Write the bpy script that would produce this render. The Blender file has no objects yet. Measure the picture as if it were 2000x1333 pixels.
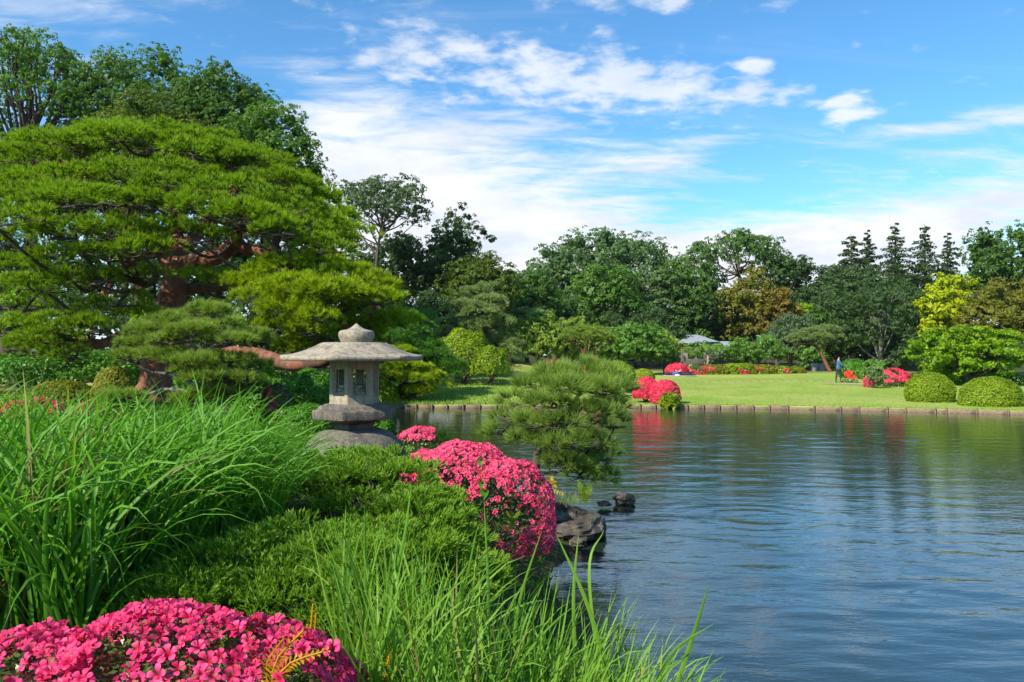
import bpy, math
import numpy as np
from mathutils import Vector, noise as mnoise

R = math.radians
S = bpy.context.scene
COL = S.collection

# ------------------------------------------------------------------ camera
FPX, HORIZON, EYE = 1500.0, 695.0, 2.2          # focal length and horizon in pixels of the 2000 px wide photograph
PITCH = math.atan((HORIZON - 666.5) / FPX)
cam_data = bpy.data.cameras.new('camera')
cam = bpy.data.objects.new('camera', cam_data)
COL.objects.link(cam)
cam_data.sensor_width = 36.0
cam_data.lens = 36.0 * FPX / 2000.0
cam_data.clip_start = 0.05
cam_data.clip_end = 5000
cam.location = (0, 0, EYE)
cam.rotation_euler = (R(90) + PITCH, 0, 0)
S.camera = cam

# ------------------------------------------------------------------ light
SUN_TO = Vector((-0.66, -0.62, 0.74)).normalized()     # direction towards the sun
sun_el = math.asin(SUN_TO.z)
sun_az = math.atan2(SUN_TO.x, SUN_TO.y)
SKY_STRENGTH = 0.088
sd = bpy.data.lights.new('sun', 'SUN')
sd.energy = 4.1
sd.angle = R(0.53)
sd.color = (1.0, 0.93, 0.80)
sun = bpy.data.objects.new('sun', sd)
COL.objects.link(sun)
sun.rotation_euler = (-SUN_TO).to_track_quat('-Z', 'Y').to_euler()

S.view_settings.view_transform = 'Standard'
S.view_settings.look = 'None'
S.view_settings.exposure = 1.0
S.view_settings.gamma = 1.0
S.render.engine = 'CYCLES'
cy = S.cycles
cy.use_denoising = True
try:
    cy.denoiser = 'OPENIMAGEDENOISE'
    cy.denoising_prefilter = 'ACCURATE'
except Exception:
    pass
cy.max_bounces = 6
cy.diffuse_bounces = 4
cy.glossy_bounces = 3
cy.transmission_bounces = 4
cy.transparent_max_bounces = 4
cy.caustics_reflective = False
cy.caustics_refractive = False
cy.sample_clamp_indirect = 4.0


# small node helper -----------------------------------------------------------
class NT:
    def __init__(self, tree):
        self.t = tree
        tree.nodes.clear()

    def n(self, kind, **kw):
        nd = self.t.nodes.new(kind)
        for k, v in kw.items():
            if k.startswith('i_'):
                key = k[2:]
                key = int(key) if key.isdigit() else key.replace('_', ' ')
                sock = nd.inputs[key]
                if isinstance(v, bpy.types.NodeSocket):
                    self.t.links.new(v, sock)
                else:
                    sock.default_value = v
            else:
                setattr(nd, k, v)
        return nd

    def math(self, op, a, b=0.0, c=0.0, clamp=False):
        nd = self.n('ShaderNodeMath', operation=op, use_clamp=clamp, i_0=a, i_1=b, i_2=c)
        return nd.outputs[0]

    def mix(self, f, a, b, blend='MIX'):
        nd = self.t.nodes.new('ShaderNodeMix')
        nd.data_type = 'RGBA'
        nd.blend_type = blend
        for s, v in ((nd.inputs['Factor'], f), (nd.inputs[6], a), (nd.inputs[7], b)):
            if isinstance(v, bpy.types.NodeSocket):
                self.t.links.new(v, s)
            else:
                s.default_value = (*v, 1) if isinstance(v, (tuple, list)) and len(v) == 3 else v
        return nd.outputs[2]

    def step(self, x, lo, hi):
        nd = self.n('ShaderNodeMapRange', interpolation_type='SMOOTHSTEP', i_0=x, i_1=lo, i_2=hi)
        return nd.outputs[0]

    def noise(self, vec, scale, detail=4.0, rough=0.55, dist=0.0):
        nd = self.n('ShaderNodeTexNoise', i_Scale=scale, i_Detail=detail, i_Roughness=rough, i_Distortion=dist)
        if vec is not None:
            self.t.links.new(vec, nd.inputs['Vector'])
        return nd.outputs[0]

    def mapping(self, vec, scale=(1, 1, 1), loc=(0, 0, 0), rot=(0, 0, 0)):
        nd = self.n('ShaderNodeMapping', i_Location=loc, i_Rotation=rot, i_Scale=scale)
        self.t.links.new(vec, nd.inputs['Vector'])
        return nd.outputs[0]

    def link(self, a, b):
        self.t.links.new(a, b)


# ------------------------------------------------------------------ sky
def build_world():
    w = bpy.data.worlds.new('World')
    S.world = w
    w.use_nodes = True
    w.cycles.sampling_method = 'MANUAL'
    w.cycles.sample_map_resolution = 512
    g = NT(w.node_tree)
    out = g.n('ShaderNodeOutputWorld')
    bg = g.n('ShaderNodeBackground')
    bg.inputs['Strength'].default_value = SKY_STRENGTH
    g.link(bg.outputs[0], out.inputs[0])
    sky = g.n('ShaderNodeTexSky', sky_type='NISHITA', sun_disc=False)
    sky.sun_elevation = sun_el
    sky.sun_rotation = sun_az
    sky.altitude = 0
    sky.air_density = 1.0
    sky.dust_density = 0.35
    sky.ozone_density = 1.2
    tc = g.n('ShaderNodeTexCoord')
    sep = g.n('ShaderNodeSeparateXYZ')
    g.link(tc.outputs['Generated'], sep.inputs[0])
    x, y, z = sep.outputs
    zc = g.math('MAXIMUM', z, 0.0)
    # clouds lie in a flat layer overhead: project the view direction on it
    den = g.math('ADD', zc, 0.16)
    u = g.math('DIVIDE', x, den)
    v = g.math('DIVIDE', y, den)
    cmb = g.n('ShaderNodeCombineXYZ', i_0=u, i_1=v, i_2=0.0)
    pl = cmb.outputs[0]
    az = g.math('ARCTAN2', x, y)
    hyp = g.math('SQRT', g.math('ADD', g.math('MULTIPLY', x, x), g.math('MULTIPLY', y, y)))
    el = g.math('DIVIDE', zc, g.math('MAXIMUM', hyp, 0.001))

    def blob(px, py, rx, ry, amp, rot=0.0):
        a0, e0 = math.atan((px - 1000) / FPX), (HORIZON - py) / FPX
        da = g.math('SUBTRACT', az, a0)
        de = g.math('SUBTRACT', el, e0)
        c, s = math.cos(rot), math.sin(rot)
        p = g.math('ADD', g.math('MULTIPLY', da, c), g.math('MULTIPLY', de, s))
        q = g.math('SUBTRACT', g.math('MULTIPLY', de, c), g.math('MULTIPLY', da, s))
        p = g.math('MULTIPLY', p, FPX / rx)
        q = g.math('MULTIPLY', q, FPX / ry)
        d2 = g.math('ADD', g.math('MULTIPLY', p, p), g.math('MULTIPLY', q, q))
        return g.math('MULTIPLY', g.math('EXPONENT', g.math('MULTIPLY', d2, -1.0)), amp)

    def total(vals):
        r = vals[0]
        for q in vals[1:]:
            r = g.math('ADD', r, q)
        return r
    # big soft bank low over the trees, torn into streaks that climb to the right
    n1 = g.noise(g.mapping(pl, (0.55, 1.5, 1), (3.1, 0.7, 0), (0, 0, R(-20))), 1.3, 8, 0.60, 0.6)
    n1b = g.noise(g.mapping(pl, (0.9, 2.2, 1), (1.3, 5.7, 0), (0, 0, R(-16))), 4.6, 7, 0.62, 0.4)
    m1 = total([blob(740, 330, 210, 170, 0.27, R(-10)), blob(950, 430, 400, 110, 0.20, R(6)), blob(1150, 540, 620, 110, 0.34), blob(1560, 500, 300, 60, .2), blob(1750, 470, 420, 34, 0.22, R(5)),
                blob(1860, 305, 230, 18, 0.20, R(1)), blob(1180, 340, 170, 30, 0.10, R(16)), blob(1330, 320, 130, 26, 0.12, R(24)), blob(950, 260, 200, 40, .14, R(8)),
                blob(650, 230, 110, 70, 0.14), blob(60, 60, 260, 60, 0.10, R(14)), blob(-500, 350, 600, 260, 0.2), blob(2500, 420, 400, 120, 0.2),
                blob(1650, 120, 420, 120, -0.16), blob(450, 60, 160, 90, -.06)])
    m1 = g.math('ADD', m1, g.math('MULTIPLY', g.math('EXPONENT', g.math('MULTIPLY', g.math('MULTIPLY', el, el), -110.0)), 0.22))
    f1 = total([g.math('MULTIPLY', n1, 0.70), g.math('MULTIPLY', n1b, 0.60), m1, -0.13])
    d1 = g.step(f1, 0.55, 0.90)
    # broken puffs higher up
    n2 = g.noise(g.mapping(pl, (1, 1.15, 1), (7.0, 2.0, 0), (0, 0, R(18))), 11.0, 5, 0.55, 0.15)
    n2c = g.noise(g.mapping(pl, (1, 1, 1), (4.0, 9.0, 0)), 4.0, 3, 0.5)
    m2 = total([blob(770, 90, 170, 50, 0.14, R(8)), blob(930, 130, 260, 100, 0.15, R(-10)), blob(1180, 160, 240, 90, 0.16, R(-6)), blob(1340, 180, 150, 40, 0.16, R(-8)), blob(1500, 200, 90, 22, 0.16, R(8)),
                blob(1655, 262, 62, 20, 0.32, R(4)), blob(1625, 232, 60, 14, 0.24, R(4)), blob(1482, 152, 34, 20, 0.32), blob(1240, 12, 150, 22, 0.26, R(-5)), blob(280, 14, 60, 20, 0.2),
                blob(1250, 40, 1500, 420, -0.05)])
    f2 = total([g.math('MULTIPLY', n2, 0.66), g.math('MULTIPLY', n2c, 0.34), m2])
    d2 = g.math('MULTIPLY', g.step(f2, 0.545, 0.78), 0.82)
    # thin veil of high cirrus
    n3 = g.noise(g.mapping(pl, (0.35, 1.8, 1), (0, 0, 0), (0, 0, R(-24))), 2.2, 7, 0.62, 0.8)
    d3 = g.math('MULTIPLY', g.step(n3, 0.50, 0.82), g.math('ADD', 0.10, total([blob(150, 80, 420, 160, .26), blob(900, 200, 500, 220, .22), blob(1800, 380, 420, 120, .2)])))
    dens = g.math('MAXIMUM', d1, d2)
    dens = g.math('ADD', dens, g.math('MULTIPLY', g.math('SUBTRACT', 1.0, dens), d3), clamp=True)
    # below the horizon nothing is seen: fade the clouds there
    dens = g.math('MULTIPLY', dens, g.step(z, -0.02, 0.02))
    K = 1.0 / SKY_STRENGTH
    thick = g.step(g.noise(pl, 2.6, 5, 0.6), 0.3, 0.7)
    cloud = g.mix(thick, (0.40 * K, 0.435 * K, 0.50 * K), (0.53 * K, 0.54 * K, 0.565 * K))
    hs = g.n('ShaderNodeHueSaturation', i_Hue=0.5, i_Saturation=1.12, i_Value=1.0)
    g.link(sky.outputs[0], hs.inputs['Color'])
    skyc = g.mix(1.0, hs.outputs[0], (0.66, 1.08, 1.26), 'MULTIPLY')
    g.link(g.mix(dens, skyc, cloud), bg.inputs['Color'])


build_world()

# ------------------------------------------------------------------ mesh helpers
rng = np.random.default_rng(7)


def P(px, py, D):
    """world point seen at pixel (px, py) of the photograph at depth D metres"""
    a, b = (px - 1000.0) / FPX, (666.5 - py) / FPX
    c, s = math.cos(PITCH), math.sin(PITCH)
    d = np.array([a, c - b * s, s + b * c])
    return np.array([0, 0, EYE]) + d * (D / d[1])


def mpx(D):
    return D / FPX


def DW(py):
    """depth of the water surface seen at pixel row py"""
    return FPX * EYE / (py - HORIZON)


def norm(a):
    return a / np.maximum(np.linalg.norm(a, axis=-1, keepdims=True), 1e-9)


def raw_mesh(name, verts, faces, mats=None, attrs=None, smooth=False, mat_idx=None):
    """faces: (n,3) or (n,4) int array, or list of arrays of both kinds"""
    me = bpy.data.meshes.new(name)
    verts = np.asarray(verts, dtype=np.float32)
    fl = faces if isinstance(faces, list) else [faces]
    fl = [np.asarray(f, dtype=np.int32) for f in fl if len(f)]
    loops = np.concatenate([f.ravel() for f in fl])
    totals = np.concatenate([np.full(len(f), f.shape[1], np.int32) for f in fl])
    starts = np.concatenate([[0], np.cumsum(totals)[:-1]]).astype(np.int32)
    me.vertices.add(len(verts))
    me.vertices.foreach_set('co', verts.ravel())
    me.loops.add(len(loops))
    me.loops.foreach_set('vertex_index', loops)
    me.polygons.add(len(totals))
    me.polygons.foreach_set('loop_start', starts)
    me.polygons.foreach_set('loop_total', totals)
    if mat_idx is not None:
        me.polygons.foreach_set('material_index', np.asarray(mat_idx, np.int32))
    if smooth:
        me.polygons.foreach_set('use_smooth', np.ones(len(totals), bool))
    me.update(calc_edges=True)
    for k, v in (attrs or {}).items():
        at = me.attributes.new(k, 'FLOAT', 'POINT')
        at.data.foreach_set('value', np.asarray(v, np.float32))
    for m in (mats if isinstance(mats, (list, tuple)) else [mats] if mats else []):
        me.materials.append(m)
    return me


def obj(name, me, parent=None, loc=None, kind=None):
    o = bpy.data.objects.new(name, me)
    COL.objects.link(o)
    if parent is not None:
        o.parent = parent
    if loc is not None:
        o.location = loc
    if kind:
        o['kind'] = kind
    return o


def thing(name, label, cat, loc=(0, 0, 0), group=None):
    o = bpy.data.objects.new(name, None)
    COL.objects.link(o)
    o.empty_display_size = 0.2
    o.location = loc
    tag(o, label, cat, group)
    return o


def tag(o, label, cat, group=None):
    o['label'] = label
    o['category'] = cat
    if group:
        o['group'] = group
    return o


class Geo:
    """collects vertices, faces and per-vertex attributes"""
    def __init__(self):
        self.v, self.q, self.t, self.a, self.b, self.n = [], [], [], [], [], 0

    def add(self, v, f, rnd=0.5, tip=0.5):
        v = np.asarray(v, float).reshape(-1, 3)
        f = np.asarray(f, int)
        (self.q if f.shape[1] == 4 else self.t).append(f + self.n)
        self.v.append(v)
        self.a.append(np.broadcast_to(np.asarray(rnd, float), (len(v),)))
        self.b.append(np.broadcast_to(np.asarray(tip, float), (len(v),)))
        self.n += len(v)

    def mesh(self, name, mat, origin=(0, 0, 0), smooth=False):
        v = np.concatenate(self.v) - np.asarray(origin)
        fl = []
        if self.q:
            fl.append(np.concatenate(self.q))
        if self.t:
            fl.append(np.concatenate(self.t))
        return raw_mesh(name, v, fl, mat, {'rnd': np.concatenate(self.a), 'tip': np.concatenate(self.b)}, smooth)


def rand_dirs(n, g=rng):
    return norm(g.normal(size=(n, 3)))


def perp(a, g=rng):
    r = g.normal(size=a.shape)
    return norm(r - a * (a * r).sum(-1, keepdims=True))


def leaf_cards(geo, p, nrm, length, width, rnd, g=rng, droop=0.0, tri=False):
    """rhombic leaves centred on p, lying across nrm; a slight fold along the midrib"""
    n = len(p)
    t = perp(nrm, g)
    if droop:
        t = norm(t + np.array([0, 0, -droop]))
        nrm = norm(nrm - t * (nrm * t).sum(-1, keepdims=True))
    b = np.cross(nrm, t)
    L = np.broadcast_to(np.asarray(length, float), (n,))[:, None] * g.uniform(.7, 1.3, (n, 1))
    W = L * np.broadcast_to(np.asarray(width, float), (n,))[:, None]
    if tri:
        k = g.uniform(-.5, .5, (n, 1))
        v = np.stack([p - t * L * .5 + b * W * k, p + b * W * .6 + t * L * (.2 + k * .5), p - b * W * .4 + t * L * .5], 1)
        geo.add(v.reshape(-1, 3), np.arange(n)[:, None] * 3 + np.array([0, 1, 2]), np.repeat(rnd, 3), np.tile([0, .7, 1], n))
        return
    v = np.stack([p - t * L * .5, p - b * W * .5 + nrm * W * .12 - t * L * .05, p + t * L * .5, p + b * W * .5 + nrm * W * .12 - t * L * .05], 1)
    idx = np.arange(n)[:, None] * 4 + np.array([0, 1, 2, 3])
    geo.add(v.reshape(-1, 3), idx, np.repeat(rnd, 4), np.tile([0, .5, 1, .5], n))


def needles(geo, p, axis, n_each, length, width, spread, rnd, g=rng, spine=0.0, sag=0.0):
    """bundles of thin needles round each axis; spine spreads their feet along the twig"""
    m = len(p)
    p = np.repeat(p, n_each, 0)
    a = np.repeat(axis, n_each, 0)
    N = len(p)
    o = perp(a, g)
    k = g.uniform(0.15, 1.0, (N, 1)) * np.broadcast_to(np.asarray(spread), (N, 1))
    d = norm(a + o * k)
    if sag:
        d = norm(d + np.array([0, 0, -sag]))
    if np.ndim(length):
        length = np.repeat(length, n_each)
    L = np.broadcast_to(np.asarray(length, float), (N,))[:, None] * g.uniform(.7, 1.15, (N, 1))
    sp = g.uniform(0, 1, (N, 1)) * spine
    p = p + a * sp
    w = perp(d, g) * width * .5
    v = np.stack([p - w, p + w, p + d * L], 1)
    idx = np.arange(N)[:, None] * 3 + np.array([0, 1, 2])
    r = np.repeat(rnd, n_each) + g.uniform(-.12, .12, N)
    geo.add(v.reshape(-1, 3), idx, np.repeat(np.clip(r, 0, 1), 3), np.tile([0, 0, 1], N))


def catmull(pts, k=6):
    pts = np.asarray(pts, float)
    if len(pts) < 3:
        s = np.linspace(0, 1, k + 1)[:, None]
        return pts[0] * (1 - s) + pts[-1] * s
    q = np.vstack([2 * pts[0] - pts[1], pts, 2 * pts[-1] - pts[-2]])
    out = []
    for i in range(1, len(q) - 2):
        p0, p1, p2, p3 = q[i - 1], q[i], q[i + 1], q[i + 2]
        for s in np.arange(k) / k:
            out.append(.5 * ((2 * p1) + (-p0 + p2) * s + (2 * p0 - 5 * p1 + 4 * p2 - p3) * s * s + (-p0 + 3 * p1 - 3 * p2 + p3) * s ** 3))
    out.append(pts[-1])
    return np.array(out)


def tube(geo, pts, radii, sides=8, k=5, rough=0.0, g=rng):
    """tapered, bent tube through pts (radius given at every point)"""
    pr = np.column_stack([np.asarray(pts, float), np.asarray(radii, float)])
    c = catmull(pr, k)
    p, r = c[:, :3], np.maximum(c[:, 3], 0.001)
    t = norm(np.gradient(p, axis=0))
    ref = np.array([0.13, 0.97, 0.21]) if abs(t[0][2]) > .7 else np.array([0.1, 0.2, 0.97])
    u = norm(np.cross(t, ref))
    w = np.cross(t, u)
    th = np.linspace(0, 2 * np.pi, sides, endpoint=False)
    rr = r[:, None] * (1 + (g.normal(size=(len(p), sides)) * rough if rough else 0))
    v = p[:, None, :] + rr[..., None] * (np.cos(th)[None, :, None] * u[:, None, :] + np.sin(th)[None, :, None] * w[:, None, :])
    m = len(p)
    i = np.arange(m - 1)[:, None] * sides
    j = np.arange(sides)[None, :]
    j2 = (j + 1) % sides
    f = np.stack([i + j, i + j2, i + sides + j2, i + sides + j], -1).reshape(-1, 4)
    geo.add(v.reshape(-1, 3), f)
    # closed tip
    geo.add(np.vstack([v[-1], p[-1][None] + t[-1] * r[-1] * .4]), np.stack([np.arange(sides), (np.arange(sides) + 1) % sides, np.full(sides, sides)], 1))


def prism(geo, ring_pts):
    """skin a list of rings (each (n,3)) and cap both ends"""
    n = len(ring_pts[0])
    v = np.concatenate(ring_pts)
    f = []
    for i in range(len(ring_pts) - 1):
        for j in range(n):
            f.append((i * n + j, i * n + (j + 1) % n, (i + 1) * n + (j + 1) % n, (i + 1) * n + j))
    base = geo.n
    geo.add(v, np.array(f))
    for ring, flip in ((0, True), (len(ring_pts) - 1, False)):
        c = np.mean(ring_pts[ring], 0)
        vv = np.vstack([ring_pts[ring], c[None]])
        a, b = np.arange(n), (np.arange(n) + 1) % n
        ff = np.stack([b, a, np.full(n, n)], 1) if flip else np.stack([a, b, np.full(n, n)], 1)
        geo.add(vv, ff)


def box(geo, c, s, rz=0.0, jit=0.0, g=rng):
    sx, sy, sz = np.asarray(s) / 2
    v = np.array([(x, y, z) for z in (-sz, sz) for y in (-sy, sy) for x in (-sx, sx)], float)
    if jit:
        v += g.uniform(-jit, jit, v.shape)
    if rz:
        cc, ss = math.cos(rz), math.sin(rz)
        v = np.column_stack([v[:, 0] * cc - v[:, 1] * ss, v[:, 0] * ss + v[:, 1] * cc, v[:, 2]])
    geo.add(v + np.asarray(c), np.array([(0, 2, 3, 1), (4, 5, 7, 6), (0, 1, 5, 4), (2, 6, 7, 3), (0, 4, 6, 2), (1, 3, 7, 5)]))


# ------------------------------------------------------------------ materials
MATS = {}


def leaf_mat(name, dark, light, trans=0.35, rough=0.5, tipc=None, spec=0.25, transc=None):
    m = bpy.data.materials.new(name)
    m.use_nodes = True
    g = NT(m.node_tree)
    out = g.n('ShaderNodeOutputMaterial')
    r = g.n('ShaderNodeAttribute', attribute_name='rnd').outputs['Fac']
    c = g.mix(r, dark, light)
    if tipc is not None:
        t = g.n('ShaderNodeAttribute', attribute_name='tip').outputs['Fac']
        c = g.mix(g.math('MULTIPLY', g.math('POWER', t, 1.6), 0.75), c, tipc)
    pb = g.n('ShaderNodeBsdfPrincipled', i_Roughness=rough)
    pb.inputs['Specular IOR Level'].default_value = spec
    g.link(c, pb.inputs['Base Color'])
    tr = g.n('ShaderNodeBsdfTranslucent')
    g.link(g.mix(1.0, c, transc or (1.25, 1.3, 0.55), 'MULTIPLY'), tr.inputs['Color'])
    mx = g.n('ShaderNodeMixShader', i_0=trans)
    g.link(pb.outputs[0], mx.inputs[1])
    g.link(tr.outputs[0], mx.inputs[2])
    g.link(mx.outputs[0], out.inputs[0])
    MATS[name] = m
    return m


def surf_mat(name, c1, c2, scale=4.0, rough=0.85, bump=0.3, detail=8, c3=None, s3=1.2, spec=0.3, stretch=(1, 1, 1), bscale=None, c4=None, c5=None):
    m = bpy.data.materials.new(name)
    m.use_nodes = True
    g = NT(m.node_tree)
    out = g.n('ShaderNodeOutputMaterial')
    tc = g.n('ShaderNodeTexCoord').outputs['Object']
    v = g.mapping(tc, stretch)
    n = g.noise(v, scale, detail, 0.62)
    c = g.mix(g.step(n, 0.3, 0.7), c1, c2)
    if c3 is not None:
        n3 = g.noise(v, s3, 5, 0.6, 0.4)
        c = g.mix(g.math('MULTIPLY', g.step(n3, 0.52, 0.66), 0.85), c, c3)
    if c4 is not None:      # rain streaks running down
        n4 = g.noise(g.mapping(tc, (1, 1, .12)), 16, 4, 0.6)
        c = g.mix(g.math('MULTIPLY', g.step(n4, 0.50, 0.66), 0.9), c, c4)
    if c5 is not None:      # lichen spots
        n5 = g.noise(tc, 24, 3, 0.5)
        n6 = g.noise(tc, 5, 3, 0.5)
        c = g.mix(g.math('MULTIPLY', g.math('MULTIPLY', g.step(n5, 0.58, 0.64), g.step(n6, .45, .6)), 0.8), c, c5)
    pb = g.n('ShaderNodeBsdfPrincipled', i_Roughness=rough)
    pb.inputs['Specular IOR Level'].default_value = spec
    g.link(c, pb.inputs['Base Color'])
    if bump:
        nb = g.noise(v, bscale or scale * 3, 6, 0.65)
        b = g.n('ShaderNodeBump', i_Strength=bump, i_Distance=0.02)
        g.link(nb, b.inputs['Height'])
        g.link(b.outputs[0], pb.inputs['Normal'])
    g.link(pb.outputs[0], out.inputs[0])
    MATS[name] = m
    return m


leaf_mat('pine_needle', (0.055, 0.125, 0.004), (0.20, 0.33, 0.007), 0.42, 0.5, (0.33, 0.47, 0.010))
leaf_mat('pine_needle_bright', (0.08, 0.16, 0.004), (0.27, 0.38, 0.007), 0.42, 0.5, (0.44, 0.54, 0.012))
leaf_mat('pine_needle_deep', (0.036, 0.120, 0.014), (0.090, 0.240, 0.022), 0.3, 0.5, (0.12, 0.26, 0.03))
leaf_mat('pine_needle_olive', (0.078, 0.156, 0.021), (0.208, 0.312, 0.039), 0.42, 0.5, (0.36, 0.44, 0.08))
leaf_mat('pine_needle_grey', (0.11, 0.17, 0.05), (0.25, 0.33, 0.11), 0.42, 0.5, (0.34, 0.42, 0.15))
leaf_mat('pine_needle_waterside', (0.085, 0.155, 0.022), (0.20, 0.31, 0.045), 0.42, 0.5, (0.36, 0.47, 0.09))
leaf_mat('broadleaf', (0.046, 0.110, 0.019), (0.115, 0.219, 0.033), 0.42, 0.5)
leaf_mat('broadleaf_mid', (0.058, 0.146, 0.019), (0.139, 0.262, 0.033), 0.42, 0.5)
leaf_mat('broadleaf_blue', (0.066, 0.133, 0.042), (0.166, 0.258, 0.090), 0.42, 0.5)
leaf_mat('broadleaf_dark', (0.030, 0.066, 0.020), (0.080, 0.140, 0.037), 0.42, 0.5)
leaf_mat('broadleaf_grey', (0.065, 0.113, 0.048), (0.134, 0.194, 0.086), 0.42, 0.5)
leaf_mat('broadleaf_olive', (0.067, 0.118, 0.015), (0.152, 0.197, 0.025), 0.42, 0.5)
leaf_mat('olive_brown', (0.119, 0.138, 0.015), (0.275, 0.244, 0.030), 0.42, 0.5)
leaf_mat('orange_brown', (0.15, 0.12, 0.015), (0.29, 0.205, 0.03), 0.42, 0.5)
leaf_mat('yellow_leaf', (0.299, 0.380, 0.009), (0.529, 0.552, 0.014), 0.42, 0.5)
leaf_mat('maple_leaf', (0.110, 0.232, 0.006), (0.276, 0.420, 0.011), 0.42, 0.5)
leaf_mat('light_shrub', (0.146, 0.239, 0.026), (0.331, 0.437, 0.067), 0.42, 0.5)
leaf_mat('green_shrub', (0.078, 0.190, 0.026), (0.196, 0.347, 0.060), 0.42, 0.5)
leaf_mat('conifer', (0.034, 0.073, 0.025), (0.095, 0.157, 0.047), 0.42, 0.6)
leaf_mat('clipped_leaf', (0.134, 0.224, 0.008), (0.302, 0.403, 0.018), 0.42, 0.45)
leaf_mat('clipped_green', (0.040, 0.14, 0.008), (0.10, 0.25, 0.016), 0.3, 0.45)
leaf_mat('clipped_olive', (0.143, 0.156, 0.013), (0.260, 0.260, 0.021), 0.42, 0.45)
leaf_mat('azalea_leaf', (0.035, 0.065, 0.010), (0.10, 0.14, 0.022), 0.2, 0.4, spec=0.4)
leaf_mat('juniper', (0.065, 0.18, 0.012), (0.20, 0.35, 0.026), 0.42, 0.5, (0.33, 0.50, 0.05))
leaf_mat('grass_blade', (0.045, 0.16, 0.010), (0.125, 0.30, 0.022), 0.42, 0.5, (0.15, 0.36, 0.035), spec=0.25)
leaf_mat('reed_blade', (0.085, 0.21, 0.016), (0.20, 0.34, 0.035), 0.42, 0.5, (0.19, 0.37, 0.045), spec=0.25)
leaf_mat('lawn_blade', (0.12, 0.25, 0.014), (0.31, 0.36, 0.075), 0.35, 0.6)
leaf_mat('dry_blade', (0.16, 0.16, 0.04), (0.30, 0.26, 0.08), 0.3, 0.6)
leaf_mat('fern_yellow', (0.38, 0.30, 0.008), (0.60, 0.46, 0.010), 0.35, 0.5)
leaf_mat('fern_orange', (0.42, 0.20, 0.008), (0.62, 0.40, 0.012), 0.35, 0.5)
leaf_mat('pink_far', (0.62, 0.030, 0.085), (0.86, 0.085, 0.16), 0.3, 0.5, transc=(1.1, 0.8, 0.9))
leaf_mat('coral_far', (0.55, 0.045, 0.06), (0.74, 0.13, 0.13), 0.3, 0.5, transc=(1.1, 0.8, 0.9))

surf_mat('red_bark', (0.13, 0.045, 0.024), (0.25, 0.105, 0.062), 5.0, 0.92, 1.0, c3=(0.07, 0.045, 0.034), s3=2.6, stretch=(1, 1, 0.5), bscale=14)
surf_mat('dark_bark', (0.045, 0.032, 0.024), (0.11, 0.085, 0.065), 6, 0.95, 0.8, stretch=(1, 1, 0.35))
surf_mat('grey_bark', (0.11, 0.10, 0.085), (0.21, 0.19, 0.16), 4, 0.95, 0.6, stretch=(1, 1, 0.35))
surf_mat('pale_bark', (0.22, 0.18, 0.13), (0.34, 0.28, 0.20), 4, 0.95, 0.5, stretch=(1, 1, 0.35))
surf_mat('granite', (0.215, 0.180, 0.130), (0.37, 0.315, 0.235), 42, 0.88, 0.35, c3=(0.15, 0.13, 0.105), s3=4.5, bscale=60, c4=(0.13, 0.115, 0.095), c5=(0.29, 0.27, 0.18))
surf_mat('granite_weathered', (0.09, 0.078, 0.062), (0.19, 0.165, 0.13), 30, 0.9, 0.45, c3=(0.075, 0.068, 0.060), s3=3.2, bscale=50, c4=(0.07, 0.062, 0.05), c5=(0.20, 0.20, 0.13))
surf_mat('rock', (0.034, 0.028, 0.022), (0.105, 0.088, 0.070), 6, 0.8, 1.0, c3=(0.165, 0.15, 0.125), s3=3.4, bscale=22)
surf_mat('timber', (0.13, 0.09, 0.058), (0.27, 0.195, 0.13), 6, 0.9, 0.6, c3=(0.065, 0.055, 0.03), s3=2.0)
surf_mat('post_wood', (0.11, 0.080, 0.055), (0.22, 0.165, 0.115), 9, 0.9, 0.5)
surf_mat('roof_tile', (0.20, 0.22, 0.26), (0.28, 0.30, 0.34), 3, 0.6, 0.2)
surf_mat('plaster', (0.10, 0.09, 0.075), (0.16, 0.145, 0.125), 2, 0.9, 0.1)
surf_mat('concrete', (0.21, 0.19, 0.185), (0.31, 0.28, 0.27), 3, 0.9, 0.2)
surf_mat('gravel_path', (0.34, 0.31, 0.27), (0.48, 0.44, 0.38), 30, 0.95, 0.4)
surf_mat('bamboo', (0.17, 0.16, 0.06), (0.29, 0.25, 0.11), 8, 0.7, 0.2)
surf_mat('cloth_blue', (0.035, 0.11, 0.19), (0.05, 0.14, 0.23), 6, 0.9, 0.1)
surf_mat('cloth_bright_blue', (0.05, 0.09, 0.35), (0.07, 0.12, 0.42), 6, 0.9, 0.1)
surf_mat('cloth_dark', (0.018, 0.020, 0.028), (0.035, 0.038, 0.05), 6, 0.9, 0.1)
surf_mat('cloth_red', (0.62, 0.035, 0.018), (0.74, 0.06, 0.03), 6, 0.85, 0.1)
surf_mat('cloth_white', (0.62, 0.62, 0.60), (0.75, 0.75, 0.72), 6, 0.9, 0.1)
surf_mat('skin', (0.46, 0.27, 0.19), (0.52, 0.32, 0.23), 6, 0.6, 0.0)
surf_mat('hair', (0.014, 0.011, 0.010), (0.03, 0.024, 0.02), 20, 0.6, 0.1)
surf_mat('rubber', (0.02, 0.02, 0.02), (0.035, 0.035, 0.035), 10, 0.8, 0.0)


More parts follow.
